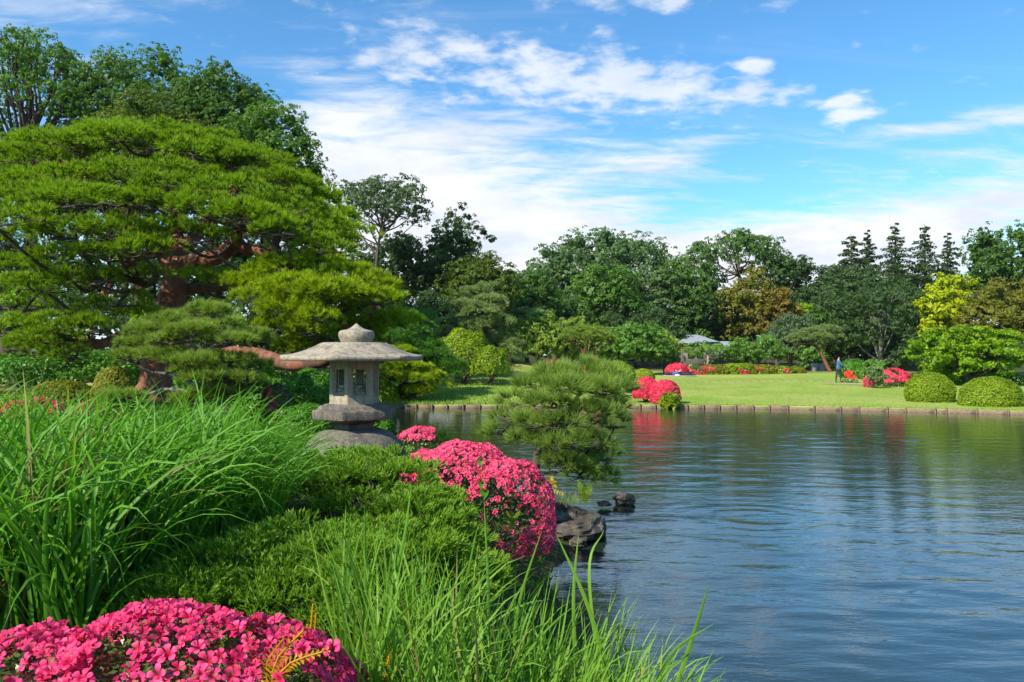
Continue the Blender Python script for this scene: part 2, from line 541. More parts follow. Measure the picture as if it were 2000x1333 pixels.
def petal_mat(name, c_in, c_a, c_b, trans=0.3):
    m = bpy.data.materials.new(name)
    m.use_nodes = True
    g = NT(m.node_tree)
    out = g.n('ShaderNodeOutputMaterial')
    oi = g.n('ShaderNodeObjectInfo').outputs['Random']
    ri = g.n('ShaderNodeAttribute', attribute_name='rnd').outputs['Fac']
    r = g.math('FRACT', g.math('ADD', oi, ri))
    t = g.n('ShaderNodeAttribute', attribute_name='tip').outputs['Fac']
    c = g.mix(r, c_a, c_b)
    c = g.mix(g.step(t, 0.0, 0.75), c_in, c)
    c = g.mix(g.step(r, 0.955, 0.96), c, (0.36, 0.10, 0.075))     # a few wilted blooms
    pb = g.n('ShaderNodeBsdfPrincipled', i_Roughness=0.5)
    pb.inputs['Specular IOR Level'].default_value = 0.2
    g.link(c, pb.inputs['Base Color'])
    tr = g.n('ShaderNodeBsdfTranslucent')
    g.link(c, tr.inputs['Color'])
    mx = g.n('ShaderNodeMixShader', i_0=trans)
    g.link(pb.outputs[0], mx.inputs[1])
    g.link(tr.outputs[0], mx.inputs[2])
    g.link(mx.outputs[0], out.inputs[0])
    MATS[name] = m


petal_mat('petal_magenta', (0.50, 0.006, 0.05), (0.62, 0.014, 0.10), (0.90, 0.095, 0.27))
petal_mat('petal_pink', (0.60, 0.014, 0.07), (0.70, 0.022, 0.12), (0.93, 0.17, 0.31))

# ================================================================== SETTING
# shoreline: y of the far bank as a function of x; near bank as a polygon
SHORE_PX = [(-400, 794.5), (400, 795.5), (760, 797.5), (1000, 797), (1240, 797), (1500, 799), (1700, 803), (2000, 810), (2400, 820)]
_sx, _sy = [], []
for px, py in SHORE_PX:
    D = FPX * EYE / (py - HORIZON)
    _sx.append((px - 1000) / FPX * D)
    _sy.append(D)
_sx = [-400.0] + _sx + [400.0]
_sy = [_sy[0] + 4] + _sy + [_sy[-1] - 1.0]


def shore_y(x):
    return np.interp(x, _sx, _sy)


NEAR = np.array([(3.4, -6), (1.5, 2.2), (1.15, 3.6), (0.95, 4.6), (0.62, 6.0), (0.45, 7.6), (0.62, 8.6), (1.0, 9.2), (1.05, 10.4), (0.55, 11.6), (-0.8, 11.8),
                 (-2.1, 12.6), (-3.2, 16), (-4.2, 22), (-5.9, 29), (-6.6, 36), (-60, 36), (-400, 36), (-400, -6)], float)


def sd_poly(x, y, poly):
    """signed distance to polygon, positive inside"""
    x = np.asarray(x, float)
    y = np.asarray(y, float)
    d = np.full(x.shape, 1e9)
    inside = np.zeros(x.shape, bool)
    n = len(poly)
    for i in range(n):
        ax, ay = poly[i]
        bx, by = poly[(i + 1) % n]
        ex, ey = bx - ax, by - ay
        t = np.clip(((x - ax) * ex + (y - ay) * ey) / (ex * ex + ey * ey), 0, 1)
        d = np.minimum(d, np.hypot(x - ax - t * ex, y - ay - t * ey))
        c = ((ay > y) != (by > y)) & (x < (bx - ax) * (y - ay) / (by - ay + 1e-12) + ax)
        inside ^= c
    return np.where(inside, d, -d)


def sstep(a, lo, hi):
    t = np.clip((a - lo) / (hi - lo), 0, 1)
    return t * t * (3 - 2 * t)


def ground_z(x, y):
    x = np.asarray(x, float)
    y = np.asarray(y, float)
    d = sd_poly(x, y, NEAR)
    near = np.where(d > 0, 0.06 + 0.80 * sstep(d, 0, 2.3) + 0.028 * np.clip(d - 1.2, 0, 18), np.maximum(-0.9, d * 0.9 - 0.05))
    v = y - shore_y(x)
    left = 1 - sstep(x, -2.0, 7.0)
    far = 0.135 + 0.0205 * np.clip(v, 0, 40) + left * 0.045 * np.clip(v, 0, 26) + 0.02 * np.clip(v - 40, 0, 60)
    far = far + 0.05 * np.sin(x * .6 + 1) * np.sin(y * .37) * sstep(v, 1, 6)
    z = np.where(v >= -1e-6, np.maximum(far, np.where(d > 0, np.minimum(near, far + 0.8), -9)), near)
    return z


def gz(x, y):
    return float(ground_z(np.array([x]), np.array([y]))[0])


def build_ground():
    xs = np.concatenate([np.linspace(-700, -60, 14), np.linspace(-56, -12, 45), np.arange(-11.5, 4.0, 0.28), np.linspace(4.2, 34, 70), np.linspace(37, 90, 25), np.linspace(120, 700, 12)])
    vs = np.concatenate([np.linspace(-60, -36, 12), np.arange(-35.5, -18, 0.28), np.arange(-17.8, -0.3, 0.55), [-0.15, -0.012, 0.0, 0.1], np.arange(0.5, 34, 0.7),
                         np.linspace(36, 90, 28), np.linspace(110, 900, 14)])
    X, V = np.meshgrid(xs, vs)
    Y = shore_y(X) + V
    Z = ground_z(X, Y)
    Z = np.where((V > -0.02) & (V < -0.005), np.minimum(Z, np.where(sd_poly(X, Y, NEAR) > 0, Z, -0.5)), Z)
    h, w = X.shape
    i = np.arange(h - 1)[:, None] * w + np.arange(w - 1)[None, :]
    f = np.stack([i, i + 1, i + w + 1, i + w], -1).reshape(-1, 4)
    m = bpy.data.materials.new('garden_ground')
    m.use_nodes = True
    g = NT(m.node_tree)
    out = g.n('ShaderNodeOutputMaterial')
    pos = g.n('ShaderNodeNewGeometry').outputs['Position']
    n1 = g.noise(pos, 0.22, 5, 0.6, 0.4)
    n2 = g.noise(g.mapping(pos, (1, 0.5, 1)), 1.6, 6, 0.65)
    lawn = g.mix(g.step(n1, 0.36, 0.66), (0.19, 0.29, 0.035), (0.31, 0.35, 0.085))
    lawn = g.mix(g.math('MULTIPLY', g.step(n2, 0.42, 0.75), 0.55), lawn, (0.36, 0.37, 0.125))
    nw = g.noise(g.mapping(pos, (1, 1.6, 1)), 0.09, 6, 0.7, 0.8)
    lawn = g.mix(g.math('MULTIPLY', g.step(nw, 0.50, 0.66), 0.65), lawn, (0.36, 0.31, 0.12))
    n3 = g.noise(pos, 9.0, 5, 0.7)
    lawn = g.mix(g.math('MULTIPLY', g.step(n3, 0.35, 0.8), 0.35), lawn, (0.09, 0.21, 0.02))
    sepp = g.n('ShaderNodeSeparateXYZ')
    g.link(pos, sepp.inputs[0])
    # the bank under the near plants and the grove floors are soil and moss
    soil = g.mix(g.step(n3, 0.35, 0.65), (0.040, 0.034, 0.020), (0.075, 0.085, 0.025))
    at = g.n('ShaderNodeAttribute', attribute_name='lawn').outputs['Fac']
    c = g.mix(at, soil, lawn)
    moss = g.n('ShaderNodeAttribute', attribute_name='moss').outputs['Fac']
    c = g.mix(g.math('MULTIPLY', moss, g.step(n2, 0.25, 0.6)), c, (0.16, 0.155, 0.022))
    pb = g.n('ShaderNodeBsdfPrincipled', i_Roughness=0.95)
    pb.inputs['Specular IOR Level'].default_value = 0.1
    g.link(c, pb.inputs['Base Color'])
    b = g.n('ShaderNodeBump', i_Strength=0.6, i_Distance=0.05)
    g.link(g.noise(pos, 14.0, 6, 0.7), b.inputs['Height'])
    g.link(b.outputs[0], pb.inputs['Normal'])
    g.link(pb.outputs[0], out.inputs[0])
    d = sd_poly(X, Y, NEAR)
    lawn_a = np.where((d < 0.5) & (V >= -0.001), 1.0, 0.0) * (1 - sstep(V, 33, 39))
    lawn_a = np.maximum(lawn_a, sstep(Y, 20, 24) * sstep(X, -16, -13) * (d > 0))
    moss_a = sstep(Y, 15.5, 18) * (1 - sstep(Y, 30, 34)) * (1 - sstep(X, -9, -6.5)) * (d > 0)
    me = raw_mesh('ground', np.column_stack([X.ravel(), Y.ravel(), Z.ravel()]), f, m, {'lawn': lawn_a.ravel(), 'moss': moss_a.ravel()}, smooth=True)
    obj('ground', me, kind='structure')


build_ground()


def build_water():
    m = bpy.data.materials.new('pond_water')
    m.use_nodes = True
    g = NT(m.node_tree)
    out = g.n('ShaderNodeOutputMaterial')
    pos = g.n('ShaderNodeNewGeometry').outputs['Position']
    wa = g.noise(g.mapping(pos, (0.55, 1.5, 1), rot=(0, 0, R(9))), 6.0, 3, 0.5, 0.3)
    wb = g.noise(g.mapping(pos, (0.6, 1.6, 1), rot=(0, 0, R(-10))), 15.0, 2, 0.5, 0.3)
    wc = g.noise(g.mapping(pos, (0.5, 1.0, 1), rot=(0, 0, R(4))), 0.33, 2, 0.5)
    gust = g.step(wc, 0.36, 0.66)
    ctr = P(1500, 1010, FPX * EYE / (1005 - HORIZON))
    h = g.math('ADD', g.math('MULTIPLY', wa, 0.62), g.math('MULTIPLY', wb, g.math('ADD', 0.16, g.math('MULTIPLY', gust, 0.18))))
    b = g.n('ShaderNodeBump', i_Strength=1.0, i_Distance=0.0075)
    g.link(h, b.inputs['Height'])
    pb = g.n('ShaderNodeBsdfPrincipled', i_Roughness=0.035)
    pb.inputs['Base Color'].default_value = (0.016, 0.028, 0.020, 1)
    pb.inputs['IOR'].default_value = 1.9
    pb.inputs['Specular IOR Level'].default_value = 0.5
    g.link(b.outputs[0], pb.inputs['Normal'])
    g.link(pb.outputs[0], out.inputs[0])
    # real wavelets: a fan-shaped grid, finer near the bank, waved by many short crossing waves
    gw = np.random.default_rng(12)
    nr, nc = 430, 190
    yy = np.concatenate([np.linspace(-30, -1, 10), 1.0 + 33.5 * np.linspace(0, 1, nr) ** 1.5])
    tt = np.concatenate([np.linspace(-4.0, -.55, 14), np.linspace(-.5, .86, nc), np.linspace(.95, 5.0, 14)])
    Y, T = np.meshgrid(yy, tt, indexing='ij')
    X = T * (np.maximum(Y, 0) + 3.0) * np.where(Y < 0, 2.0, 1.0)
    Yr = Y / 34.5 * (shore_y(X) + 0.02)
    Y = np.where(Y > 20, Y + (Yr - Y) * sstep(Y, 20, 34.5), Y)
    gap = np.gradient(yy)[:, None] * np.ones_like(X)
    gap = np.maximum(gap, 0.45 * np.gradient(X, axis=1))
    H = np.zeros_like(X)
    S2 = np.zeros_like(X)
    gustm = .30 + 1.0 * sstep(np.sin(X * .23 + 1.1) + np.sin(Y * .41 - X * .11) + .6 * np.sin(Y * .9 + X * .3), -1.2, 1.6)
    for i in range(80):
        lam = .12 * (1.2 / .12) ** gw.uniform(0, 1) ** 1.4
        a = R(86) + gw.normal() * .5
        kx, ky = math.cos(a) * 2 * np.pi / lam, math.sin(a) * 2 * np.pi / lam
        w = sstep(lam / gap, 2.2, 4.5)
        sl = gw.uniform(.5, 1.0) * (lam / .3) ** -.5
        env = .6 + .4 * np.sin(X * gw.uniform(.5, 1.4) + gw.uniform(0, 6)) * np.sin(Y * gw.uniform(.4, 1.1) + gw.uniform(0, 6))
        H += w * env * sl * lam / (2 * np.pi) * np.sin(kx * X + ky * Y + gw.uniform(0, 6.28))
        S2 += w * sl * sl * .5 * .40
    H *= .027 * gustm / np.sqrt(np.maximum(S2, .15))
    # rings running out from the stone
    rr = np.hypot(X - (ctr[0] - .25), (Y - ctr[1] + .2) * 1.15)
    H += .0045 * np.sin(rr * 15.0) * np.exp(-(rr / 1.3) ** 2) * sstep(rr, .1, .4)
    rr = np.hypot(X - P(1225, 985, DW(985))[0], (Y - DW(985)))
    H += .0035 * np.sin(rr * 24.0) * np.exp(-(rr / .55) ** 2)
    H *= 1 - sstep(Y - shore_y(X), -1.2, -.1) * .8
    hh, w = X.shape
    i = np.arange(hh - 1)[:, None] * w + np.arange(w - 1)[None, :]
    f = np.stack([i, i + 1, i + w + 1, i + w], -1).reshape(-1, 4)
    obj('pond_water', raw_mesh('pond_water', np.column_stack([X.ravel(), Y.ravel(), H.ravel()]), f, m, smooth=True), kind='structure')


build_water()


def build_edging():
    root = thing('timber_edging', 'low timber edging of posts and boards along the far bank of the pond', 'edging', (0, float(shore_y(0.0)), 0))
    o = np.array(root.location)
    x = -7.4
    prev = None
    k = 0
    pg = Geo()
    tube(pg, [(0, 0, -0.3), (0, 0, 0.10), (0, 0, 0.185)], [0.040, 0.040, 0.038], 8, 1)
    post_me = pg.mesh('edging_post', MATS['timber'], smooth=False)
    while x < 23:
        y = float(shore_y(x)) - 0.07 + rng.uniform(-.015, .015)
        p = obj('post', post_me, root, (x - o[0], y - o[1], rng.uniform(-.03, .012)))
        p.rotation_euler = (rng.uniform(-.05, .05), rng.uniform(-.05, .05), rng.uniform(0, 6))
        if prev is not None:
            ax, ay = prev
            L = math.hypot(x - ax, y - ay)
            g = Geo()
            top = 0.135 + rng.uniform(-.03, .015)
            box(g, (0, 0, (top - 0.12) / 2), (L - 0.02, 0.035, top + 0.12), 0, 0.006)
            b = obj('board', g.mesh('edging_board', MATS['timber']), root, ((x + ax) / 2 - o[0], (y + ay) / 2 + 0.055 - o[1], rng.uniform(-.02, .01)))
            b.rotation_euler = (0, rng.uniform(-.015, .015), math.atan2(y - ay, x - ax))
        prev = (x, y)
        x += rng.choice([0.62, 0.65, 0.36, 0.95]) if x > 11 else 0.66 + rng.uniform(-.05, .05)


build_edging()


def build_path():
    xs = np.linspace(P(1612, 755, 46)[0], 60, 40)
    rows = []
    for x in xs:
        for dy in (-0.55, 0.55):
            y = 46.3 - 0.035 * (x - 19) + dy * min(1.0, 0.35 + (x - xs[0]) * .2)
            rows.append((x, y, gz(x, y) + 0.02))
    v = np.array(rows)
    i = np.arange(len(xs) - 1) * 2
    obj('garden_path', raw_mesh('garden_path', v, np.stack([i, i + 2, i + 3, i + 1], 1), MATS['gravel_path']), kind='structure')


build_path()


def build_lawn_blades():
    g = Geo()
    n = 60000
    x = rng.uniform(-9, 34, n)
    v = rng.uniform(0, 1, n) ** 1.5 * 22 + 0.03
    y = shore_y(x) + v
    keep = (np.abs(x) < y * 0.72)
    x, y, v = x[keep], y[keep], v[keep]
    n = len(x)
    z = ground_z(x, y)
    left = (x < 2.2)
    L = np.where(left, rng.uniform(.06, .17, n), rng.uniform(.025, .06, n)) * np.where(v < 0.4, 1.6, 1)
    d = norm(np.column_stack([rng.normal(0, .45, n), rng.normal(0, .45, n), np.ones(n)]))
    w = perp(d) * np.where(left, 0.016, 0.018)[:, None]
    p = np.column_stack([x, y, z - 0.01])
    vv = np.stack([p - w, p + w, p + d * L[:, None]], 1).reshape(-1, 3)
    rn = np.where(left, rng.uniform(0, .5, n), rng.uniform(.3, 1, n))
    g.add(vv, np.arange(n * 3).reshape(-1, 3), np.repeat(rn, 3), np.tile([0, 0, 1], n))
    o = obj('lawn_grass', g.mesh('lawn_grass', MATS['lawn_blade']), kind='stuff')
    tag(o, 'short green lawn grass on the far bank of the pond', 'grass')


build_lawn_blades()

# ================================================================== VEGETATION BUILDERS
UP = np.array([0, 0, 1.0])


def lumpy(d, seed, amp):
    a = np.sin(d[:, 0] * 5.1 + seed) * np.sin(d[:, 1] * 4.7 + seed * 1.7) + np.sin(d[:, 2] * 6.3 + seed * .6) * np.sin(d[:, 0] * 7.9 - seed)
    return 1 + amp * a


def puff_leaves(geo, puffs, n, size, width=.6, low=-0.7, shell=(0.70, 1.06), flat=0.5, jit=0.6, droop=0.15, g=rng, cull=0.72, lump=0.14, bias=None, core=0, tri=True):
    """leaves on the surface of overlapping puffs: puffs rows are cx cy cz rx ry rz"""
    pf = np.asarray(puffs, float)
    sz = float(size)
    area = (pf[:, 3] * pf[:, 5]) + (pf[:, 3] * pf[:, 4])
    per = 16
    want = max(1, n // per)
    m = int(want * 3.4)
    k = g.choice(len(pf), m, p=area / area.sum())
    d = rand_dirs(m, g)
    bad = d[:, 2] < low
    d[bad, 2] *= -1
    inner = g.uniform(0, 1, m) < .16
    rad = np.where(inner, g.uniform(.45, .8, m), g.uniform(shell[0] ** 2, shell[1] ** 2, m) ** .5)
    rad = rad * lumpy(d, 1.0, lump) * (1 + lump * np.sin(d[:, 0] * 9 + k * 1.9) * np.sin(d[:, 2] * 8 + k))
    p = pf[k, :3] + d * pf[k, 3:6] * rad[:, None]
    keep = np.ones(m, bool)
    for j in range(len(pf)):
        q = (p - pf[j, :3]) / pf[j, 3:6]
        keep &= ~(((q * q).sum(1) < cull * cull) & (k != j))
    p, d, k = p[keep][:want], d[keep][:want], k[keep][:want]
    m = len(p)
    # every clump is a small rosette of leaves turned outwards
    out = norm(norm(d / pf[k, 3:6]) + UP * flat + g.normal(size=d.shape) * .25)
    pr = g.uniform(0, 1, len(pf))
    if bias is not None:
        pr = np.clip(pr * .6 + bias, 0, 1)
    cr = np.clip(pr[k] * .45 + g.uniform(0, .45, m), 0, 1)
    e = rand_dirs(m * per, g)
    o = np.repeat(out, per, 0)
    dot = (e * o).sum(1, keepdims=True)
    e = np.where(dot < -.1, e - 2 * dot * o, e)
    rc = np.repeat(sz * g.uniform(.8, 2.0, m), per)[:, None]
    pp = np.repeat(p, per, 0) + e * rc * g.uniform(.75, 1.0, (m * per, 1)) * np.array([1, 1, .75])
    nrm = norm(e * .75 + o * .35 + g.normal(size=e.shape) * jit * .55)
    rnd = np.clip(np.repeat(cr, per) + g.uniform(0, .3, m * per), 0, 1)
    leaf_cards(geo, pp, nrm, sz, width * 1.15, rnd, g, droop, tri)
    if core:
        # big inner sprays keep the sky from showing through the heart of the crown
        kk = np.repeat(np.arange(len(pf)), core)
        p = pf[kk, :3] + rand_dirs(len(kk), g) * pf[kk, 3:6] * g.uniform(.1, .58, (len(kk), 1))
        leaf_cards(geo, p, rand_dirs(len(kk), g), np.minimum(pf[kk, 3] * .5, sz * 2.8), .8, g.uniform(0, .4, len(kk)), g)


def crown_puffs(c, r, n, pr, g, low=-0.3, inner=0.25, squash=0.8):
    c, r = np.asarray(c, float), np.asarray(r, float)
    # spread evenly with a golden spiral, then jitter
    i = np.arange(n) + .5
    z = 1 - (1 - low) * i / n
    th = i * 2.39996 + g.uniform(0, 6)
    d = np.column_stack([np.cos(th) * np.sqrt(np.maximum(0, 1 - z * z)), np.sin(th) * np.sqrt(np.maximum(0, 1 - z * z)), z])
    d = norm(d + g.normal(size=d.shape) * .16)
    s = g.uniform(.66, .90, n)
    p = c + d * r * s[:, None]
    R_ = pr * g.uniform(.7, 1.3, n)
    out = np.column_stack([p, R_, R_, R_ * squash])
    m = int(n * inner)
    if m:
        p2 = c + rand_dirs(m, g) * r * .45
        R2 = np.full(m, pr * 1.2)
        out = np.vstack([out, np.column_stack([p2, R2, R2, R2 * squash])])
    return out


def tree(name, label, px, top, bottom, halfw, D, mat, bark='dark_bark', n=15000, npuff=34, pr=None, leaf=None, depth=0.8, crown_low=None,
         trunk_px=None, seed=0, group=None, sparse=False, limbs=9, trunk_r=None, low=-0.35, squash=0.8, cat='tree', extra=None, bias=None, flat=0.5, droop=0.15, width=.6):
    """a broadleaf tree whose crown spans px +- halfw and top..bottom (pixels) at depth D"""
    g = np.random.default_rng(1000 + seed)
    s = mpx(D)
    c = P(px, (top + bottom) / 2, D)
    r = np.array([halfw * s, halfw * s * depth, (bottom - top) / 2 * s])
    tp = P(trunk_px if trunk_px is not None else px, bottom, D)
    base = np.array([tp[0], D, gz(tp[0], D) - 0.1])
    root = thing(name, label, cat, tuple(base), group)
    pr = (pr or 0.30) * min(r[0], r[2] * 1.2)
    pf = crown_puffs(c, r - pr * .35, npuff, pr, g, low if sparse else min(low, -.8), 0.0 if sparse else 0.35, squash)
    if extra:
        for (ex, ey, er) in extra:
            q = P(ex, ey, D)
            pf = np.vstack([pf, [*q, er * s, er * s, er * s * squash]])
    leaf = leaf or (4.5 * s)
    # enough leaves for the crown's outline to be covered a few times over
    n = int((2.5 if sparse else 2.7) * math.pi * r[0] * r[2] / (leaf * leaf * width * .5))
    n = int(np.clip(n, 1500, 40000))
    geo = Geo()
    puff_leaves(geo, pf, n, leaf, width, g=g, cull=0.6 if sparse else .72, bias=bias, flat=flat, droop=droop, core=6 if sparse else 44)
    obj('crown', geo.mesh(name + '_crown', mat if not isinstance(mat, str) else MATS[mat], base), root, kind='stuff')
    tg = Geo()
    tr = trunk_r or max(0.16, 0.018 * (c[2] - base[2]) + 0.10)
    topc = c + np.array([0, 0, r[2] * .35])
    mid = base * .5 + topc * .5 + np.array([g.normal() * .3, g.normal() * .3, 0])
    tube(tg, [base, base * .75 + mid * .25 + g.normal(size=3) * .08, mid, topc], [tr * 1.25, tr, tr * .75, tr * .3], 8, 5, 0.04, g)
    ks = g.choice(len(pf), min(limbs, len(pf)), replace=False)
    for k in ks:
        q = pf[k, :3]
        f0 = g.uniform(.25, .7)
        st = (base * (1 - f0) + mid * f0) if f0 < .5 and c[2] - r[2] < mid[2] else mid * (1 - f0) + topc * f0
        m1 = st * .5 + q * .5 + np.array([g.normal() * .25, g.normal() * .25, -0.08 * np.linalg.norm(q - st)])
        tube(tg, [st, m1, q], [tr * .42, tr * .26, tr * .07], 6, 4, 0, g)
        if sparse:
            for _ in range(4):
                e = q + rand_dirs(1, g)[0] * pf[k, 3] * .9
                tube(tg, [m1 * .4 + q * .6, q * .6 + e * .4 + g.normal(size=3) * .1, e], [tr * .12, tr * .08, tr * .03], 4, 3, 0, g)
    obj('trunk', tg.mesh(name + '_trunk', MATS[bark], base, True), root)
    return root


def bush(name, label, px, top, bottom, halfw, D, mat, n=4000, leaf=None, seed=0, group=None, depth=0.85, flowers=None, nf=0, fleaf=None, fmask=None,
         cat='bush', lump=0.03, z0=None, jit=0.45, width=.6, square=2.0, stems=True):
    """a clipped dome of small leaves standing on the ground, optionally set with blossom"""
    g = np.random.default_rng(5000 + seed)
    s = mpx(D)
    a, b = P(px, top, D), P(px, bottom, D)
    zb = b[2] if z0 is None else z0
    H = a[2] - zb
    c = np.array([a[0], D + halfw * s * depth * .0, zb + H * .30])
    r = np.array([halfw * s, halfw * s * depth, H * .70])
    base = np.array([a[0], D, min(zb, gz(a[0], D))])
    root = thing(name, label, cat, tuple(base), group)

    def pts(n, shell):
        d = rand_dirs(n, g)
        d[:, 2] = np.where(d[:, 2] < -.42, -d[:, 2], d[:, 2])
        if square != 2.0:
            q = np.abs(d) ** square
            d = d / (q.sum(1, keepdims=True) ** (1 / square))
        rad = g.uniform(shell[0], shell[1], n) * lumpy(norm(d), seed * 1.3 + 2, lump)
        p = c + d * r * rad[:, None]
        return p, norm(d / r * r[0])
    geo = Geo()
    leaf = leaf or 5.0 * s
    p, d = pts(int(n * .75), (.95, 1.03))
    p2, d2 = pts(int(n * .25), (.80, .94))
    p, d = np.vstack([p, p2]), np.vstack([d, d2])
    nrm = norm(d + g.normal(size=d.shape) * jit + UP * .15)
    patch = .5 + .25 * np.sin(p[:, 0] * 3.1 / (r[0] + .2) + seed) + .2 * np.sin(p[:, 2] * 5 / (H + .2) + seed * 2)
    leaf_cards(geo, p, nrm, leaf, width, np.clip(patch * .5 + g.uniform(-.05, .55, len(p)), 0, 1), g)
    obj('foliage', geo.mesh(name + '_foliage', MATS[mat], base), root, kind='stuff')
    if flowers:
        fg = Geo()
        p, d = pts(nf, (1.0, 1.06))
        if fmask is not None:
            k = fmask(p, d, c, r, g)
            p, d = p[k], d[k]
        nrm = norm(d + g.normal(size=d.shape) * .5)
        leaf_cards(fg, p, nrm, fleaf or leaf * 1.05, .9, g.uniform(0, 1, len(p)), g)
        obj('blossom', fg.mesh(name + '_blossom', MATS[flowers], base), root, kind='stuff')
    if stems:
        sg = Geo()
        for _ in range(5):
            q = c + g.normal(size=3) * r * np.array([.4, .4, .15])
            tube(sg, [base + np.array([g.normal() * .05 * r[0], g.normal() * .05, -0.05]), (base + q) / 2 + g.normal(size=3) * .03, q], [.03 * H + .008, .02 * H + .006, .004], 5, 3, 0, g)
        obj('stem', sg.mesh(name + '_stem', MATS['dark_bark'], base, True), root)
    return root


def pad_tufts(pads, n, g, under=0.12, kr=.2, per=11):
    """points and axes of needle tufts: flattened pads (rows cx cy cz rx ry rz) carry knobs, knobs carry tufts"""
    pf = np.asarray(pads, float)
    area = pf[:, 3] * pf[:, 4]
    m = max(1, n // per)
    k = g.choice(len(pf), m, p=area / area.sum())
    d = rand_dirs(m, g)
    flip = (d[:, 2] < 0) & (g.uniform(0, 1, m) > under)
    d[flip, 2] *= -1
    # push outlines in and out so pads are ragged
    rad = g.uniform(.45, 1.0, m) ** .6 * (1 + .16 * np.sin(np.arctan2(d[:, 1], d[:, 0]) * 5 + k * 2.1) + .09 * np.sin(np.arctan2(d[:, 1], d[:, 0]) * 11 + k))
    p = pf[k, :3] + d * pf[k, 3:6] * rad[:, None]
    e = (p - pf[k, :3])
    p[:, 2] -= .22 * pf[k, 5] * ((e[:, 0] / pf[k, 3]) ** 2 + (e[:, 1] / pf[k, 4]) ** 2)
    out = norm(d * np.array([.7, .7, .45]) + UP * .8 + g.normal(size=d.shape) * .22)
    K = np.repeat(np.arange(m), per)
    e = rand_dirs(m * per, g)
    o = out[K]
    dot = (e * o).sum(1, keepdims=True)
    e = np.where(dot < 0, e - 2 * dot * o, e)
    r = (kr * g.uniform(.6, 1.3, m))[K][:, None]
    q = p[K] + e * r * np.array([1, 1, .7]) * g.uniform(.6, 1.0, (len(K), 1))
    axis = norm(e * .8 + o * .35 + UP * .35 + g.normal(size=e.shape) * .15)
    return q, axis, k[K]


def pine(name, label, base, limbs, pads, n_tufts, per, L, width, mat, bark='dark_bark', spread=1.3, seed=0, group=None, twig=True, twig_r=0.012,
         under=0.12, spine=0.0, bark2=None, twigs_per=9, kr=None, knob=11):
    g = np.random.default_rng(9000 + seed)
    base = np.asarray(base, float)
    root = thing(name, label, 'tree', tuple(base), group)
    geo = Geo()
    p, ax, k = pad_tufts(pads, n_tufts, g, under, kr or L * 1.1, knob)
    pr = g.uniform(0, 1, len(pads))
    rnd = np.clip(pr[k] * .45 + g.uniform(0, .6, len(k)), 0, 1)
    needles(geo, p, ax, per, L, width, spread, rnd, g, spine)
    obj('crown', geo.mesh(name + '_crown', MATS[mat], base), root, kind='stuff')
    tg = Geo()
    ends = []
    for pts, rad in limbs:
        tube(tg, pts, rad, 12 if max(rad) > .1 else 6, 6, 0.055, g)
        c = catmull(pts, 4)
        ends.append(c)
    obj('trunk', tg.mesh(name + '_trunk', MATS[bark], base, True), root)
    if twig:
        bg = Geo()
        nodes = np.vstack(ends)
        for j, pd in enumerate(np.asarray(pads, float)):
            c = pd[:3] - np.array([0, 0, pd[5] * .55])
            i = np.argmin(((nodes - c) ** 2 * np.array([1, 1, 1.6])).sum(1))
            st = nodes[i]
            dist = np.linalg.norm(c - st)
            if dist > 0.05:
                m1 = st * .5 + c * .5 + g.normal(size=3) * .10 * dist - np.array([0, 0, .06 * dist])
                tube(bg, [st, m1, c], [twig_r * 3.2, twig_r * 2.4, twig_r * 1.8], 6, 4, 0, g)
            for q in range(twigs_per):
                th = g.uniform(0, 6.28)
                e = pd[:3] + np.array([math.cos(th) * pd[3] * .82, math.sin(th) * pd[4] * .82, -pd[5] * g.uniform(.05, .5)])
                m2 = c * .5 + e * .5 + g.normal(size=3) * .09 * pd[3] - np.array([0, 0, pd[5] * .12])
                tube(bg, [c, m2, e], [twig_r * 1.3, twig_r, twig_r * .4], 4, 4, 0, g)
                e2 = m2 + np.array([math.cos(th + 1.0) * pd[3] * .45, math.sin(th + 1.0) * pd[4] * .45, pd[5] * .1])
                tube(bg, [m2, (m2 + e2) / 2 + g.normal(size=3) * .05 * pd[3], e2], [twig_r * .8, twig_r * .6, twig_r * .3], 4, 3, 0, g)
        obj('branch', bg.mesh(name + '_branch', MATS[bark2 or 'dark_bark'], base, True), root, kind='stuff')
    return root


